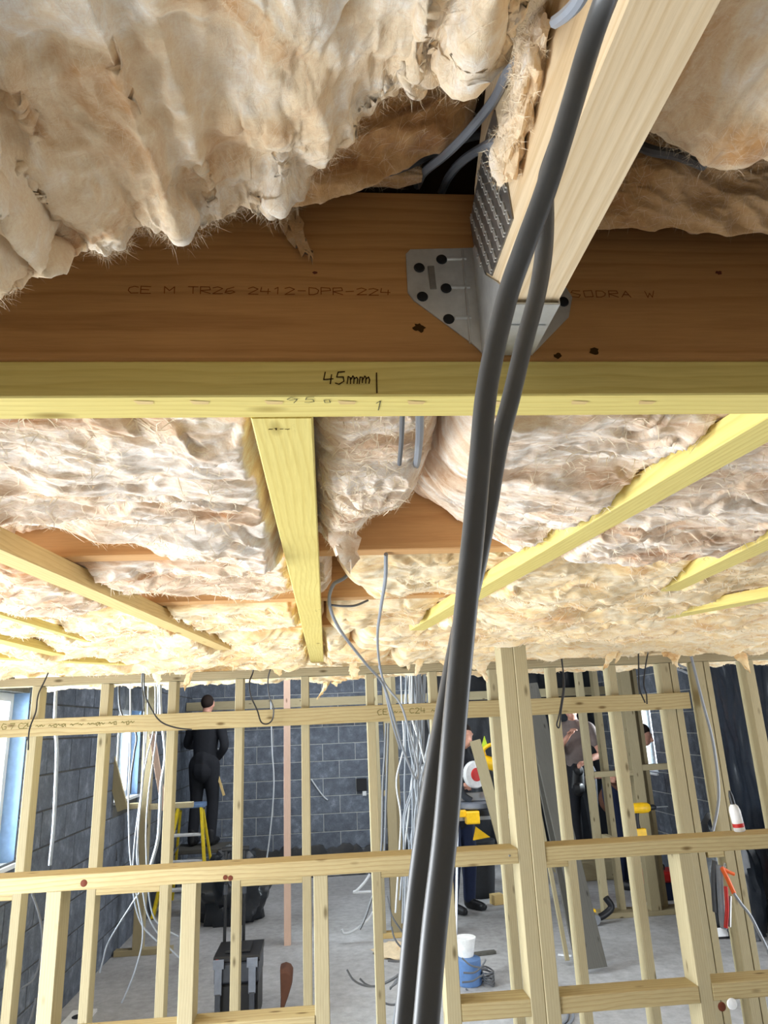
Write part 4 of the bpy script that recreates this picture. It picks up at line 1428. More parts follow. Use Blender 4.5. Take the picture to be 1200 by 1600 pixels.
wires(['cable tail running straight out past the top of the blue reel', 'cable tail curling sharply upward beside the blue reel', 'cable tail crossing low over the coil at the blue reel', 'cable tail hooking up in front of the blue reel', 'short cable tail dropping nearest below the blue reel'], 'cable tails around the reel', [
    ([(722, 1497), (735, 1508), (750, 1512), (762, 1514)], 5.64), ([(724, 1520), (740, 1520), (750, 1513), (756, 1505), (759, 1499)], 5.64),
    ([(722, 1535), (738, 1533), (748, 1527), (755, 1523)], 5.64), ([(728, 1545), (735, 1551), (745, 1552), (750, 1547)], 5.64), ([(726, 1552), (730, 1562), (734, 1572)], 5.64)], .0062, 'cable_mid', 'hanging_cable')
wires(['pale cable down the partition studs by the membrane', 'white lead swinging out past the hanging saw', 'pale cables stapled above the short rail end', 'second pale cable above the short rail end'], None, [
    ([(1076, 1010), (1096, 1090), (1112, 1150), (1120, 1200), (1123, 1240), (1120, 1270), (1114, 1298)], 3.66),
    ([(1147, 1396), (1158, 1412), (1172, 1430), (1185, 1455), (1195, 1475), (1206, 1500)], 3.5),
    ([(1048, 1012), (1060, 1037), (1068, 1042), (1082, 1047)], 4.2), ([(1046, 1012), (1056, 1042), (1066, 1048), (1081, 1055)], 4.2)], .007, 'cable', 'hanging_cable')
for k, (lb, pp) in enumerate((('pale cable loop lying on the floor half behind the double post', [(806, 1470), (801, 1485), (801, 1505), (806, 1520), (816, 1530)]),
                             ('outer pale cable curving over the floor past the double post', [(874, 1546), (886, 1556), (893, 1570), (895, 1590), (884, 1604)]),
                             ('inner pale cable curving over the floor past the double post', [(868, 1552), (880, 1562), (886, 1575), (886, 1592), (876, 1602)]))):
    cable('floor_cable', [at(x, y, Z=.008) for x, y in pp], .0075, 'cable', lb, 'pale cable loops by the double post', 6, 6)


# ------------------------------------------------------------------ things on the far floor
def floor_at(x, y):
    return at(x, y, Z=0.0)


# rolling tool chest
tb = thing('tool_trolley', 'black and grey wheeled tool chest with tall telescopic handle on the floor', 'toolbox')
x0, x1 = at(334, 1540, Y=5.25).x, at(404, 1540, Y=5.25).x
yf, yb = 5.25, 5.60
cx = (x0 + x1) / 2
MB().box((x0 + .01, yf + .01, .03), (x1 - .005, yb, .25), .012).build('lower_box', 'black_plastic', tb)
MB().box((x0, yf, .256), (x1, yb, .375), .012).build('upper_box', 'dark_grey_plastic', tb)
l = MB().box((x0 - .006, yf - .006, .376), (x1 + .006, yb + .006, .412), .012)
l.box((x0 + .06, yf + .06, .412), (x1 - .06, yb - .08, .428), .008)
l.build('lid', 'black_plastic', tb)
for xx in (x0 + .028, x1 - .04):
    lt = MB().box((xx - .022, yf - .022, .20), (xx + .022, yf - .002, .365), .006)
    lt.box((xx - .034, yf - .020, .345), (xx + .034, yf - .007, .40), .006)
    lt = lt.build('latch', 'grey_plastic', tb)
    MB().box((xx - .016, yf - .03, .09), (xx + .016, yf + .004, .21), .006).build('catch', 'dark_grey_plastic', lt)
for px in (350, 380):
    a = at(px, 1510, Y=yb + .02)
    MB().tube([(a.x, yb + .022, .05), (a.x, yb + .022, .98)], .011, 10).build('handle_rod', 'black_plastic', tb, smooth=True)
    MB().lathe([(0, 0), (.016, 0), (.016, .06), (0, .06)], (a.x, yb + .022, .70), n=12).build('handle_clip', 'dark_grey_plastic', tb, smooth=True)
a, b = at(350, 1510, Y=yb + .02).x, at(380, 1510, Y=yb + .02).x
MB().bar((a - .03, yb + .022, .99), (b + .03, yb + .022, .99), .03, .03, ch=.008).build('handle_grip', 'black_plastic', tb)
for xx in (x0 + .03, x1 - .03):
    MB().lathe([(0, -.02), (.05, -.02), (.055, -.012), (.055, .012), (.05, .02), (0, .02)], (xx, yb + .01, .055), (1, 0, 0), 18).build('wheel', 'black_plastic', tb, smooth=True)
MB().box((x0 + .008, yf - .012, .36), (x0 + .028, yf - .004, .40), .002).build('badge', 'red_plastic', tb)
bag = [at(x, y, Y=5.36) for x, y in ((437, 1516), (445, 1513), (453, 1516), (457, 1523), (456, 1540), (450, 1560), (443, 1580), (440, 1592), (437, 1592), (438, 1560))]
rb = MB()
n_, c_ = len(bag), sum(bag, Vector()) / len(bag)
lay = [(0.0, .80), (.02, .96), (.06, 1.0), (.12, 1.0), (.16, .95), (.18, .78)]
vs = [c_ + (q - c_) * k + Vector((0, d, 0)) for d, k in lay for q in bag]
vs = [Vector((v.x, v.y, max(v.z, .003))) for v in vs]
fs = [(i * n_ + k, i * n_ + (k + 1) % n_, (i + 1) * n_ + (k + 1) % n_, (i + 1) * n_ + k) for i in range(len(lay) - 1) for k in range(n_)]
rb.add(vs, fs + [tuple(range(n_)), tuple(range((len(lay) - 1) * n_, len(lay) * n_))])
tag(rb.build('tool_bag', 'brown_bag', smooth=True), 'small brown bag slumped against the side of the wheeled tool chest', 'bag')


def lumpy(name, c, r, seed, mat, label, cat, amp=.25, n=(36, 22), flat_bottom=True, freq=1.6):
    """A slumped sack or heap resting on the floor."""
    vs, fs = [], []
    nu, nv = n
    for i in range(nv):
        ph = math.pi * (i / (nv - 1)) * .98 + .01
        th = np.linspace(0, 2 * np.pi, nu, endpoint=False)
        q = 1 + amp * fbm(np.cos(th) * freq + seed, np.sin(th) * freq + ph * freq, seed, 4) + amp * .4 * ridged(np.cos(th) * 3 + ph, np.sin(th) * 3, seed + 3, 3)
        for k in range(nu):
            v = np.array([r[0] * math.sin(ph) * math.cos(th[k]) * q[k], r[1] * math.sin(ph) * math.sin(th[k]) * q[k], r[2] * math.cos(ph) * q[k]])
            z = c[2] + v[2]
            vs.append((c[0] + v[0], c[1] + v[1], max(z, .002) if flat_bottom else z))
    for i in range(nv - 1):
        for k in range(nu):
            fs.append((i * nu + k, i * nu + (k + 1) % nu, (i + 1) * nu + (k + 1) % nu, (i + 1) * nu + k))
    o = MB().add(vs, fs).build(name, mat, smooth=True)
    return tag(o, label, cat)


p = floor_at(350, 1447)
lumpy('rubble_sack', (p.x + .06, p.y + .15, .27), (.32, .24, .34), 3, 'membrane', 'heap of black polythene sacking on the floor behind the tool chest', 'sack', .3)
ws = at(388, 1388, Z=.0)
lumpy('wool_scrap', (ws.x, ws.y + .15, .06), (.26, .10, .07), 9, 'white_card', 'bright white scrap of packaging on the floor past the tool chest handle', 'packaging', .3)
dpm = MB()
rs = np.random.RandomState(4)
xa, xb = XL + .4, 1.15
nx = 60
vs, fs = [], []
for i in range(nx):
    x = xa + (xb - xa) * i / (nx - 1)
    w = .02 * math.sin(i * .7) + .012 * rs.randn()
    for j, (dy, z) in enumerate(((-.55, .004), (-.42, .05 + w), (-.3, .03 - w), (-.16, .10 + w), (-.06, .08), (-.03, .17 + w), (-.02, .26 + w * 1.5), (-.016, .27 + w * 1.5))):
        vs.append((x, YB - .012 + dy + .02 * rs.randn() * (j in (1, 2, 3)), max(z, .003)))
for i in range(nx - 1):
    for j in range(7):
        fs.append((i * 8 + j, i * 8 + j + 1, (i + 1) * 8 + j + 1, (i + 1) * 8 + j))
o = dpm.add(vs, fs).build('polythene_sheet', 'membrane', smooth=True)
so = o.modifiers.new('thickness', 'SOLIDIFY')
so.thickness = .004
tag(o, 'crumpled black polythene sheet lying along the foot of the block wall', 'plastic sheet')


def hung_sheet(name, label, x0, x1, y, z0, z1, mat, seed, along='X', amp=.05):
    nu, nv = 70, 40
    U, V = np.meshgrid(np.linspace(x0, x1, nu), np.linspace(z0, z1, nv))
    d = amp * fbm(U * 2.2, V * .7, seed, 3) + amp * .35 * ridged(U * 5, V * 1.2 + U, seed + 5, 3)
    d = np.abs(d) + .02
    P = np.stack([U, y - d, V], -1) if along == 'X' else np.stack([y - d, U, V], -1)
    o = grid_mesh(name, P, mat)
    so = o.modifiers.new('thickness', 'SOLIDIFY')
    so.thickness = .003
    return tag(o, label, 'plastic sheet')


hung_sheet('polythene_sheet', 'black sheet added over the back wall to darken that half of the room', 1.30, XR - .03, YB - .02, .02, 2.8, 'membrane', 3, 'X')  # added dark sheet, stands in for the unlit depth of this corner
hung_sheet('polythene_sheet', 'blue black polythene hanging in folds on the wall with black sheeting', 5.6, 7.4, XR - .02, .02, 2.42, 'membrane_blue', 8, 'Y', .06)
p = floor_at(1180, 1470)
lumpy('rubble_sack', (p.x - .02, p.y + .25, .30), (.24, .26, .55), 14, 'membrane', 'black plastic sack slumped on the floor under the hanging polythene', 'sack', .22)

# yellow stepladder
ld = thing('stepladder', 'yellow stepladder with white treads standing before the block wall', 'ladder')
lx0, lx1 = at(283, 1262, Y=8.75).x, at(318, 1262, Y=8.75).x
lyf, lyb, lz = 8.60, 8.85, 1.0
for sx0, sg in ((lx0, -1), (lx1, 1)):
    MB().bar((sx0 + sg * .15, lyf - .35, .0), (sx0, lyf, lz), .03, .075, up=(0, -1, .3), ch=.004).build('stile', 'ladder_yellow', ld)
    MB().bar((sx0 + sg * .12, lyb + .22, .0), (sx0, lyb - .12, lz - .04), .025, .04, up=(0, 1, .3), ch=.004).build('back_leg', 'ladder_yellow', ld)
for k, z in enumerate((.25, .5, .75)):
    q = z / lz
    yy = lyf - .35 * (1 - q)
    ww = .15 * (1 - q)
    MB().box((lx0 - ww + .012, yy - .04, z - .025), (lx1 + ww - .012, yy + .055, z), .004).build('tread', 'white_plastic', ld)
MB().box((lx0 - .03, lyf - .04, lz), (lx1 + .03, lyb - .06, lz + .045), .008).build('top_cap', 'bluish_foil', ld)
MB().bar((lx0 - .10, lyf - .2, .42), (lx0 - .02, lyb + .08, .62), .02, .012).build('spreader', 'alu', ld)

# black bin, offcuts, sawdust
p = floor_at(755, 1405)
p.y += .15
bn = thing('rubble_bin', 'black plastic dustbin standing behind the low rail beside the double post', 'bin')
MB().lathe([(0, 0), (.15, 0), (.155, .01), (.175, .20), (.19, .50), (.20, .52), (.20, .55), (.185, .55), (.175, .50), (.14, .03), (0, .03)], (p.x, p.y, .001), n=28).build('tub', 'bin_black', bn, smooth=True)
for s_ in (-1, 1):
    MB().tube(catmull([(p.x + s_ * .19, p.y - .05, .46), (p.x + s_ * .235, p.y - .03, .45), (p.x + s_ * .235, p.y + .03, .45), (p.x + s_ * .19, p.y + .05, .46)], 4), .01, 8).build('handle', 'bin_black', bn, smooth=True)
p = floor_at(777, 1413)
for k, (dx, dy, w) in enumerate(((0, 0, .11), (.10, .05, .09))):
    o = timber('timber_offcut', (p.x + dx - .05, p.y + dy, .046 - .01 * k), (p.x + dx + .06, p.y + dy + .03, .046 - .01 * k), w, .09 - .02 * k, 'tan' if k == 0 else 'greywood')
    tag(o, ('short pale timber offcut on the floor beside the black bin', 'darker timber offcut beside the pale one near the black bin')[k], 'offcut', 'offcuts by the bin')
p = floor_at(622, 1478)
sd = lumpy('sawdust_heap', (p.x, p.y - .16, .006), (.18, .20, .03), 6, 'sawdust', 'low heap of pale sawdust on the floor at the middle studs', 'sawdust', .35)
sd['kind'] = 'stuff'
p = floor_at(118, 1597)
cd = thing('white_card', 'white card with a dark oval hole lying by the stepladder side studs', 'card')
ang = .2
MB().box((p.x - .07, p.y - .10, .002), (p.x + .09, p.y + .16, .02), .002).build('card', 'white_card', cd)
mb = MB().lathe([(0, 0), (.045, 0), (.045, .002), (0, .002)], (p.x + .01, p.y + .03, .0202), n=20)
mb.build('hole', 'dark_cloth', cd)

# blue cable reel
p = floor_at(738, 1545)
cr = thing('cable_reel', 'blue drum of cable lying on the floor behind the low rail', 'cable reel')
MB().lathe([(0, 0), (.085, 0), (.09, .01), (.09, .16), (.06, .17), (0, .17)], (p.x, p.y + .1, .001), n=24).build('drum', 'blue_plastic', cr, smooth=True)
MB().lathe([(0, 0), (.055, 0), (.075, .10), (.08, .12), (0, .12)], (p.x - .01, p.y + .12, .172), n=20).build('wrap', 'white_card', cr, smooth=True)
for k in range(5):
    th = [2 * math.pi * i / 24 for i in range(25)]
    MB().tube([(p.x + .13 + .04 * math.cos(t), p.y + .07 + .075 * math.sin(t), .012 + .018 * k + .006 * math.sin(2 * t + k)) for t in th], .0055, 6).build('coil', 'cable_mid', cr, smooth=True)

# drill on the far nogging
dz = 1.22
p = at(1000, 1268, Y=6.6)
dr = thing('cordless_drill', 'yellow and black cordless drill standing on a shelf at the far studs', 'drill')
c = Vector((p.x + .02, 6.6, at(1008, 1262, Y=6.6).z))
MB().lathe([(0, -.10), (.03, -.10), (.042, -.08), (.045, 0), (.042, .05), (.03, .07), (0, .07)], c, (1, 0, 0), 18).build('motor_housing', 'yellow_plastic', dr, smooth=True)
MB().lathe([(0, .07), (.026, .07), (.024, .11), (.014, .13), (0, .13)], c, (1, 0, 0), 16).build('chuck', 'black_plastic', dr, smooth=True)
MB().lathe([(0, .13), (.005, .13), (.005, .24), (0, .245)], c, (1, 0, 0), 8).build('drill_bit', 'blade', dr, smooth=True)
MB().tube(catmull([c + Vector((-.05, 0, -.03)), c + Vector((-.06, 0, -.10)), c + Vector((-.055, 0, -.17))], 5), .021, 12, .8, ref=(0, 1, 0)).build('grip', 'black_plastic', dr, smooth=True)
MB().box(c + Vector((-.115, -.035, -.235)), c + Vector((0, .035, -.165)), .006).build('battery', 'yellow_plastic', dr)
lying(ff, 'drill_shelf', c.x - .2, c.x + .12, 6.55, .12, c.z - .275, c.z - .236, 'oldwood')
lying(ff, 'shelf_prop', c.x - .2, c.x - .15, 6.62, YC2 - 6.62, c.z - .31, c.z - .276, 'oldwood')

# sealant bottle, hand tools hanging at the black sheeting side
sb = thing('foam_bottle', 'white bottle with a red band standing on the low rail near the black sheeting', 'bottle')
bz = Vector((at(1156, 1298, Y=2.88).x, 2.88, 1.345))
ax_ = (-.10, 0, 1)
MB().lathe([(0, 0), (.018, 0), (.021, .004), (.021, .075), (.017, .09), (.008, .10), (0, .10)], bz, ax_, 18).build('body', 'white_plastic', sb, smooth=True)
MB().lathe([(.0, 0), (.0214, 0), (.0214, .014), (0, .014)], bz + Vector(ax_).normalized() * .016, ax_, 18).build('band', 'red_plastic', sb, smooth=True)
MB().lathe([(0, 0), (.010, 0), (.009, .03), (.004, .05), (0, .05)], bz + Vector(ax_).normalized() * .099, ax_, 12).build('nozzle', 'black_plastic', sb, smooth=True)

sg = thing('hanging_tool', 'orange and black tool with long grey body hanging on a stud near black sheeting', 'tool')
Yg = 3.62


def gp(x, y, Y=None):
    return at(x, y, Y=Yg if Y is None else Y)


MB().tube(catmull([gp(1117, 1345), gp(1115, 1370), gp(1116, 1400), gp(1118, 1425)], 4), [.018] * 13, 12, .6).build('body', 'dark_grey_plastic', sg, smooth=True)
MB().tube(catmull([gp(1124, 1352, Yg - .03), gp(1125, 1385, Yg - .03), gp(1128, 1430, Yg - .03), gp(1131, 1450, Yg - .03)], 4), [.022] * 13, 12, .6).build('barrel', 'grey_plastic', sg, smooth=True)
MB().tube(catmull([gp(1128, 1356, Yg - .06), gp(1136, 1372, Yg - .06), gp(1147, 1396, Yg - .06)], 4), [.010] * 9, 10).build('trigger', 'orange_plastic', sg, smooth=True)
MB().tube(catmull([gp(1128, 1356, Yg - .06), gp(1138, 1362, Yg - .06), gp(1147, 1366, Yg - .06)], 4), [.008] * 9, 10).build('handle', 'orange_plastic', sg, smooth=True)
MB().tube(catmull([gp(1134, 1385, Yg - .06), gp(1136, 1420, Yg - .06), gp(1134, 1450, Yg - .06)], 4), [.009] * 9, 10).build('rod', 'red_plastic', sg, smooth=True)
MB().tube([gp(1141, 1400, Yg - .06), gp(1140, 1448, Yg - .06)], .006, 8).build('steel_rod', 'blade', sg, smooth=True)
MB().tube(catmull([gp(1130, 1358, Yg - .05), gp(1131, 1350, Yg), gp(1133, 1350, YA - .002), gp(1133, 1356, YA - .002)], 4), .004, 8).build('hook', 'blade', sg, smooth=True)
p = floor_at(1126, 1466)
tp = thing('tape_measure', 'small white and black box tool on the floor under the orange tool', 'tool')
MB().box((p.x - .07, p.y - .03, .001), (p.x + .04, p.y + .05, .09), .012).build('case', 'black_plastic', tp)
MB().box((p.x - .05, p.y - .036, .02), (p.x + .055, p.y - .029, .085), .004).build('face', 'white_plastic', tp)

p = floor_at(930, 1434)
p.y -= .12
wd = thing('grinder', 'small black and yellow power tool lying on the floor at the far sole plate', 'power tool')
MB().tube(catmull([(p.x - .10, p.y - .1, .05), (p.x, p.y - .08, .06), (p.x + .10, p.y - .06, .12), (p.x + .06, p.y - .06, .20)], 5), .03, 12).build('body', 'black_plastic', wd, smooth=True)
MB().lathe([(0, -.03), (.045, -.03), (.05, 0), (.045, .03), (0, .03)], (p.x - .09, p.y - .13, .055), (0, 1, .2), 16).build('disc', 'blade', wd, smooth=True)
MB().box((p.x - .13, p.y - .1, .06), (p.x - .06, p.y - .04, .12), .01).build('head', 'yellow_plastic', wd)
p = floor_at(1043, 1412)
rt = thing('red_toolbox', 'small red toolbox on the floor behind the far studs', 'toolbox')
MB().box((p.x - .20, p.y + .1, .001), (p.x + .22, p.y + .34, .16), .01).build('base', 'navy_cloth', rt)
MB().box((p.x - .21, p.y + .09, .161), (p.x + .23, p.y + .35, .26), .02).build('lid', 'red_plastic', rt)
MB().tube(catmull([(p.x - .08, p.y + .2, .258), (p.x - .07, p.y + .2, .31), (p.x + .09, p.y + .2, .31), (p.x + .10, p.y + .2, .258)], 4), .009, 8).build('handle', 'black_plastic', rt, smooth=True)
pc = at(548, 1230, Y=10.3)
sk = thing('socket_box', 'small black box fixed to the block wall beside the middle studs', 'socket box')
MB().box((pc.x + .08, YB - .07, pc.z - .06), (pc.x + .22, YB - .012, pc.z + .10), .006).build('box', 'black_plastic', sk)
MB().box((pc.x + .16, YB - .075, pc.z - .12), (pc.x + .21, YB - .03, pc.z - .062), .004).build('gland', 'white_plastic', sk)
rd = thing('timber_offcut', 'floor scrap of wood and white shard beside the cable reel', 'offcut')
p = floor_at(752, 1493)
MB().bar((p.x - .06, p.y, .012), (p.x + .12, p.y + .03, .012), .05, .02).build('shard', 'greywood', rd)
p = floor_at(880, 1493)
sh = timber('plastic_shard', (p.x - .04, p.y, .008), (p.x + .05, p.y - .05, .008), .02, .012, 'white_plastic')
tag(sh, 'thin white shard on the bare floor past the double post', 'scrap')

# mitre saw on its stand
ms = thing('mitre_saw', 'yellow and grey mitre saw with red and white blade guard on a stand', 'saw')
Ym = 7.2


def mp(x, y, Y=Ym):
    return at(x, y, Y=Y)


c = mp(742, 1210)
MB().lathe([(0, -.03), (.115, -.03), (.125, -.015), (.125, .015), (.115, .03), (.07, .034), (0, .034)], c, (.35, -1, 0), 28).build('blade_guard', 'white_plastic', ms, smooth=True)
MB().lathe([(0, .034), (.062, .034), (.058, .046), (0, .048)], c, (.35, -1, 0), 24).build('guard_disc', 'red_plastic', ms, smooth=True)
c2 = mp(764, 1192, Ym + .05)
MB().lathe([(0, -.09), (.05, -.09), (.062, -.07), (.062, .06), (.05, .09), (0, .09)], c2, (1, .2, -.35), 18).build('motor', 'yellow_plastic', ms, smooth=True)
MB().tube(catmull([c2 + Vector((-.04, -.02, .06)), c2 + Vector((-.05, -.05, .13)), c2 + Vector((.02, -.08, .17)), c2 + Vector((.08, -.06, .13)), c2 + Vector((.06, -.02, .06))], 5), .018, 10).build('handle', 'yellow_plastic', ms, smooth=True)
tz = mp(740, 1262).z
xa, xb = mp(716, 1262).x, mp(772, 1262).x
MB().lathe([(0, 0), (.15, 0), (.16, .01), (.16, .045), (.15, .05), (0, .05)], ((xa + xb) / 2 - .02, Ym, tz), n=26).build('turntable', 'grey_plastic', ms, smooth=True)
MB().box((xa, Ym + .05, tz + .05), (xb, Ym + .08, tz + .13), .006).build('fence', 'alu', ms)
MB().tube(catmull([c + Vector((-.09, .03, .0)), c + Vector((-.14, .04, -.07)), c + Vector((-.12, .04, -.18)), c + Vector((-.05, .03, tz - c.z + .06))], 5), .045, 12, .7).build('arm', 'dark_grey_plastic', ms, smooth=True)
b_ = MB().box((xa - .03, Ym - .09, tz - .07), (xb + .03, Ym + .13, tz - .002), .01)
b_.build('base', 'dark_grey_plastic', ms)
MB().box((xa + .04, Ym - .20, tz - .12), (xa + .16, Ym - .08, tz - .01), .012).build('clamp', 'yellow_plastic', ms)
MB().box((xa - .02, Ym - .17, tz - .06), (xa + .04, Ym - .10, tz + .0), .008).build('knob', 'yellow_plastic', ms)
st = MB()
o1 = mp(741, 1312, Ym - .05)
st.poly([mp(744, 1292, Ym - .06), mp(766, 1308, Ym - .06), mp(740, 1313, Ym - .06)], (0, 1, 0), .03)
st.build('stand_bracket', 'yellow_plastic', ms)
MB().bar((xa - .05, Ym, tz - .09), (xb + .25, Ym, tz - .09), .06, .035).build('stand_beam', 'alu', ms)
for sxx, sy in ((xa - .02, -.25), (xa - .02, .3), (xb + .2, -.25), (xb + .2, .3)):
    MB().tube([(sxx, Ym + sy * .1, tz - .10), (sxx + (-.12 if sxx < xa + .1 else .12), Ym + sy, .003)], .014, 8).build('stand_leg', 'alu', ms, smooth=True)

pa, pb = at(742, 1157, Y=6.97), at(790, 1330, Y=6.97)
pb = pa + (pb - pa) * ((pa.z - .01) / (pa.z - pb.z))
hp = timber('held_plank', pa, pb, .10, .04, 'oldwood', up=(0, 1, 0))
tag(hp, 'length of timber stood on the floor and held upright at the saw', 'plank')

# ------------------------------------------------------------------ people
def sphere(mb, c, r, n=16):
    c = Vector(c)
    prof = [(max(1e-4, math.sin(math.pi * i / n)), -math.cos(math.pi * i / n)) for i in range(n + 1)]
    vs = [c + Vector((r[0] * p * math.cos(2 * math.pi * k / n), r[1] * p * math.sin(2 * math.pi * k / n), r[2] * h)) for p, h in prof for k in range(n)]
    fs = []
    for i in range(n):
        for k in range(n):
            fs.append((i * n + k, i * n + (k + 1) % n, (i + 1) * n + (k + 1) % n, (i + 1) * n + k))
    return mb.add(vs, fs)


def limb(mb, pts, rs, n=14, flat=1.0, ref=(0, 1, 0)):
    k = 5
    P = catmull(pts, k)
    R = np.interp(np.linspace(0, 1, len(P)), np.linspace(0, 1, len(rs)), rs)
    mb.tube(P, [float(r) for r in R], n, flat, ref=ref)
    sphere(mb, P[0], (R[0],) * 3, 8)
    sphere(mb, P[-1], (R[-1],) * 3, 8)


def remeshed(mb, name, mat, parent, vox):
    o = mb.build(name, mat, parent, smooth=True)
    r = o.modifiers.new('skin', 'REMESH')
    r.mode = 'VOXEL'
    r.voxel_size = vox
    r.use_smooth_shade = True
    s = o.modifiers.new('smooth', 'SMOOTH')
    s.iterations = 3
    s.factor = .5
    return o


def person(label, base, yaw, lean, hands, head_turn=0.0, look=0.0, h=1.78, top='dark_cloth', legs='navy_cloth', sleeves='long', extra=None, knees=.04):
    """Standing figure. base: point under the feet; yaw: facing (0 = towards -Y); lean: forward bend at the hips in radians;
    hands: world target of the (her/his) right and left wrists."""
    root = thing('person', label, 'person')
    u = h / 7.5
    Rz = Matrix.Rotation(yaw, 3, 'Z')
    base = Vector(base)

    def L(x, y, z):                       # body frame: x to the side, -y forward, z up
        return base + Rz @ Vector((x, y, z))
    hip = .52 * h
    s, c = math.sin(lean), math.cos(lean)

    def T(x, y, z):                       # point on the trunk at height z when upright
        dz, dy = z - hip, y
        return L(x, dy * c - dz * s, hip + dz * c + dy * s * .6)
    sh, nk, hd = .815 * h, .86 * h, .935 * h
    body, topm, legm = MB(), MB(), MB()
    hc = T(0, -.02, hd)
    # head: skull, jaw, nose, ears
    f = Rz @ Matrix.Rotation(head_turn, 3, 'Z') @ Vector((0, -1, 0))
    f = (f - Vector((0, 0, 1)) * look).normalized()
    sd = f.cross(Vector((0, 0, 1))).normalized()
    upv = sd.cross(f).normalized()
    sphere(body, hc, (.075, .088, .105), 16)
    sphere(body, hc + f * .035 - upv * .055, (.052, .055, .06), 12)
    limb(body, [hc + f * .085 + upv * .01, hc + f * .108 - upv * .025], [.010, .017], 8)
    limb(body, [hc + f * .075 - sd * .025 - upv * .062, hc + f * .083 - upv * .064, hc + f * .075 + sd * .025 - upv * .062], [.009, .012, .009], 8)
    for q in (-1, 1):
        limb(body, [hc + sd * q * .076 + upv * .02, hc + sd * q * .08 - upv * .03], [.016, .012], 8, .6)
        limb(body, [hc + f * .074 + sd * q * .015 + upv * .024, hc + f * .07 + sd * q * .05 + upv * .026], [.011, .010], 8)
    limb(body, [T(0, .01, nk - .05), T(0, 0, nk + .05)], [.062, .055], 12)
    # trunk
    limb(body, [T(0, 0, hip - .02), T(0, .0, hip + .12), T(0, -.01, hip + .28), T(0, .0, sh - .03), T(0, .01, sh + .03)], [.135, .125, .145, .150, .07], 18, .72, ref=tuple(Rz @ Vector((0, 1, 0))))
    limb(topm, [T(0, 0, hip - .06), T(0, .0, hip + .12), T(0, -.01, hip + .28), T(0, .0, sh - .03), T(0, .01, sh + .045)], [.160, .145, .163, .168, .085], 18, .75, ref=tuple(Rz @ Vector((0, 1, 0))))
    for q, tgt in zip((-1, 1), hands):
        S = T(q * .185, .01, sh - .02)
        tgt = Vector(tgt)
        d = tgt - S
        a1, a2 = .172 * h, .155 * h
        D = min(d.length, (a1 + a2) * .985)
        dn = d.normalized()
        tgt = S + dn * D
        xx = (a1 * a1 - a2 * a2 + D * D) / (2 * D)
        hh = math.sqrt(max(a1 * a1 - xx * xx, 0))
        side = (Rz @ Vector((q * .7, .5, -.6)))
        side = (side - dn * side.dot(dn)).normalized()
        E = S + dn * xx + side * hh
        limb(body, [T(q * .10, .01, sh), S, S * .5 + E * .5, E, E * .5 + tgt * .5, tgt], [.06, .058, .047, .042, .038, .027], 12)
        end = tgt if sleeves == 'long' else S * .35 + E * .65
        pts = [T(q * .10, .01, sh), S, S * .5 + E * .5, E, E * .35 + tgt * .65] if sleeves == 'long' else [T(q * .10, .01, sh), S, S * .45 + E * .55]
        limb(topm, pts, [.075, .075, .062, .056, .044] if sleeves == 'long' else [.075, .075, .064], 12)
        fw_ = (tgt - E).normalized()
        sp_ = fw_.cross(Vector((0, 0, 1))).normalized() if abs(fw_.z) < .95 else Vector((0, 1, 0)).cross(fw_).normalized()
        pn = sp_.cross(fw_).normalized()
        palm = tgt + fw_ * .05
        limb(body, [tgt, palm, tgt + fw_ * .085], [.027, .036, .034], 10, .6, ref=tuple(pn))
        for i_, (o_, ln) in enumerate(((-.027, .062), (-.009, .072), (.009, .068), (.027, .052))):
            r0 = tgt + fw_ * .08 + sp_ * o_
            limb(body, [r0, r0 + fw_ * ln * .5 + pn * .006, r0 + fw_ * ln * .8 - pn * .016, r0 + fw_ * ln * .85 - pn * .036], [.0105, .010, .009, .0085], 8)
        r0 = tgt + fw_ * .03 - sp_ * .03 * q
        limb(body, [r0, r0 + fw_ * .03 - sp_ * q * .025, r0 + fw_ * .06 - sp_ * q * .03 - pn * .012], [.014, .012, .010], 8)
    # legs
    for q in (-1, 1):
        Hp = L(q * .09, 0, hip - .02)
        K = L(q * .105, -knees, .285 * h)
        An = L(q * .115, .02, .05 * h)
        limb(body, [Hp, Hp * .5 + K * .5, K, K * .55 + An * .45, An], [.088, .075, .055, .052, .038], 14)
        limb(legm, [L(q * .07, 0, hip + .03), Hp, Hp * .5 + K * .5, K, K * .5 + An * .5, An], [.11, .108, .092, .074, .070, .062], 14)
        limb(body, [L(q * .115, .035, .035), L(q * .12, -.06, .036), L(q * .125, -.15, .028)], [.036, .038, .028], 12, .85)
    limb(legm, [L(0, 0, hip - .02), L(0, 0, hip + .06)], [.15, .145], 16, .75, ref=tuple(Rz @ Vector((0, 1, 0))))
    remeshed(body, 'body', 'skin', root, .012)
    remeshed(topm, 'jacket' if sleeves == 'long' else 'shirt', top, root, .016)
    remeshed(legm, 'trousers', legs, root, .016)
    bt = MB()
    for q in (-1, 1):
        limb(bt, [L(q * .115, .045, .045), L(q * .12, -.06, .045), L(q * .125, -.165, .04)], [.046, .048, .04], 12, .9)
        limb(bt, [L(q * .115, .03, .05), L(q * .115, .025, .16)], [.055, .058], 12)
    remeshed(bt, 'boots', 'black_plastic', root, .016)
    hr = MB()
    sphere(hr, hc + upv * .028 - f * .02, (.083, .092, .092), 14)
    remeshed(hr, 'hair', 'hair', root, .014)
    return root, L, T


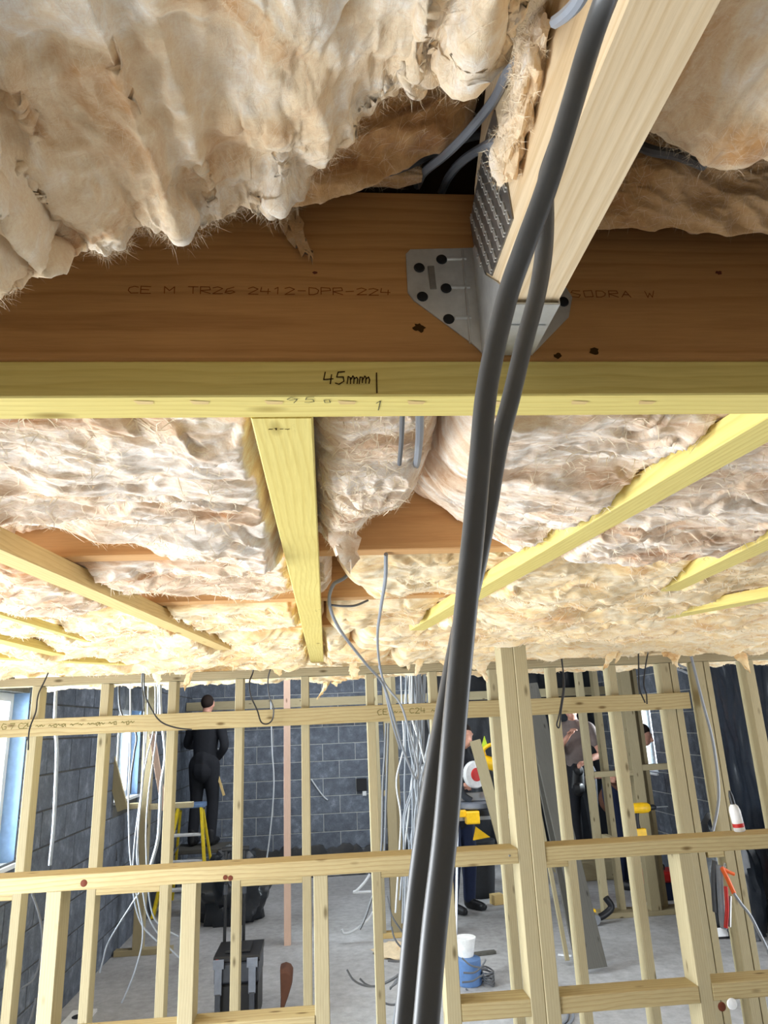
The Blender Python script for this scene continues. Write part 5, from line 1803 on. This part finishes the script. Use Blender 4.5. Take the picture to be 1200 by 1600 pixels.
# saw operator: collar, hi-vis panel
b1 = at(712, 1250, Y=7.78)
root, L, T = person('person in black top and hi-vis panel holding a timber upright at the mitre saw', (b1.x, 7.78, 0), .55, .26,
                    [at(714, 1228, Y=7.42), at(768, 1250, Y=7.12)], -.1, .25, 1.80, 'dark_cloth', 'navy_cloth')
mb = MB()
q0 = at(757, 1152, Y=7.66)
mb.poly([at(757, 1150, Y=7.50), at(763, 1168, Y=7.50), at(753, 1176, Y=7.50), at(753, 1166, Y=7.50)], (0, 1, 0), .02)
mb.build('hivis_panel', 'hivis', root)
# person on the stepladder
b2 = at(322, 1190, Y=9.45)
wp = thing('work_platform', 'low grey work platform behind the yellow stepladder under the person in dark jacket', 'platform')
MB().box((b2.x - .34, 9.2, .44), (b2.x + .34, 9.68, .49), .006).build('deck', 'greywood', wp)
for dx in (-.31, .30):
    for yy in (9.24, 9.64):
        MB().bar((b2.x + dx, yy, .001), (b2.x + dx, yy, .439), .035, .035, up=(0, 1, 0)).build('leg', 'alu', wp)
root, L, T = person('person in dark jacket standing behind the yellow stepladder, back turned, lath in hand', (b2.x - .02, 9.45, .495), math.pi * .93, .06,
                    [at(337, 1192, Y=9.50), at(321, 1165, Y=9.85)], 0, -.2, 1.76, 'dark_cloth', 'dark_cloth')
hd_ = at(336, 1198, Y=8.9)
tag(timber('lath', at(338, 1204, Y=9.44), at(350, 1243, Y=9.38), .03, .015, 'tan', up=(0, 1, 0)), 'short lath held low by the person behind the yellow stepladder', 'lath')
# two people in the dark half
b3 = at(904, 1190, Y=9.0)
tag(MB().box((b3.x - .35, 8.7, .001), (b3.x + .35, 9.35, .20), .01).build('hop_up', 'oldwood'), 'low wooden step in the dark under the person in grey', 'step')
root, L, T = person('person in grey T-shirt and black trousers with a tool pouch beyond the stud wall', (b3.x, 9.0, .201), -.5, .15,
                    [at(888, 1150, Y=8.7), at(915, 1190, Y=8.65)], .3, .1, 1.80, 'grey_cloth', 'dark_cloth', 'short')
mb = MB()
limb(mb, [at(903, 1204, Y=8.78), at(903, 1232, Y=8.78)], [.07, .085], 12, .6)
mb.build('tool_pouch', 'black_plastic', root, smooth=True)
b4 = at(955, 1200, Y=8.3)
root, L, T = person('person in brown top and jeans bending forward beyond the far nogging', (b4.x, 8.3, 0), .9, .55,
                    [at(945, 1215, Y=7.9), at(960, 1215, Y=7.9)], 0, .4, 1.80, 'brown_bag', 'navy_cloth')
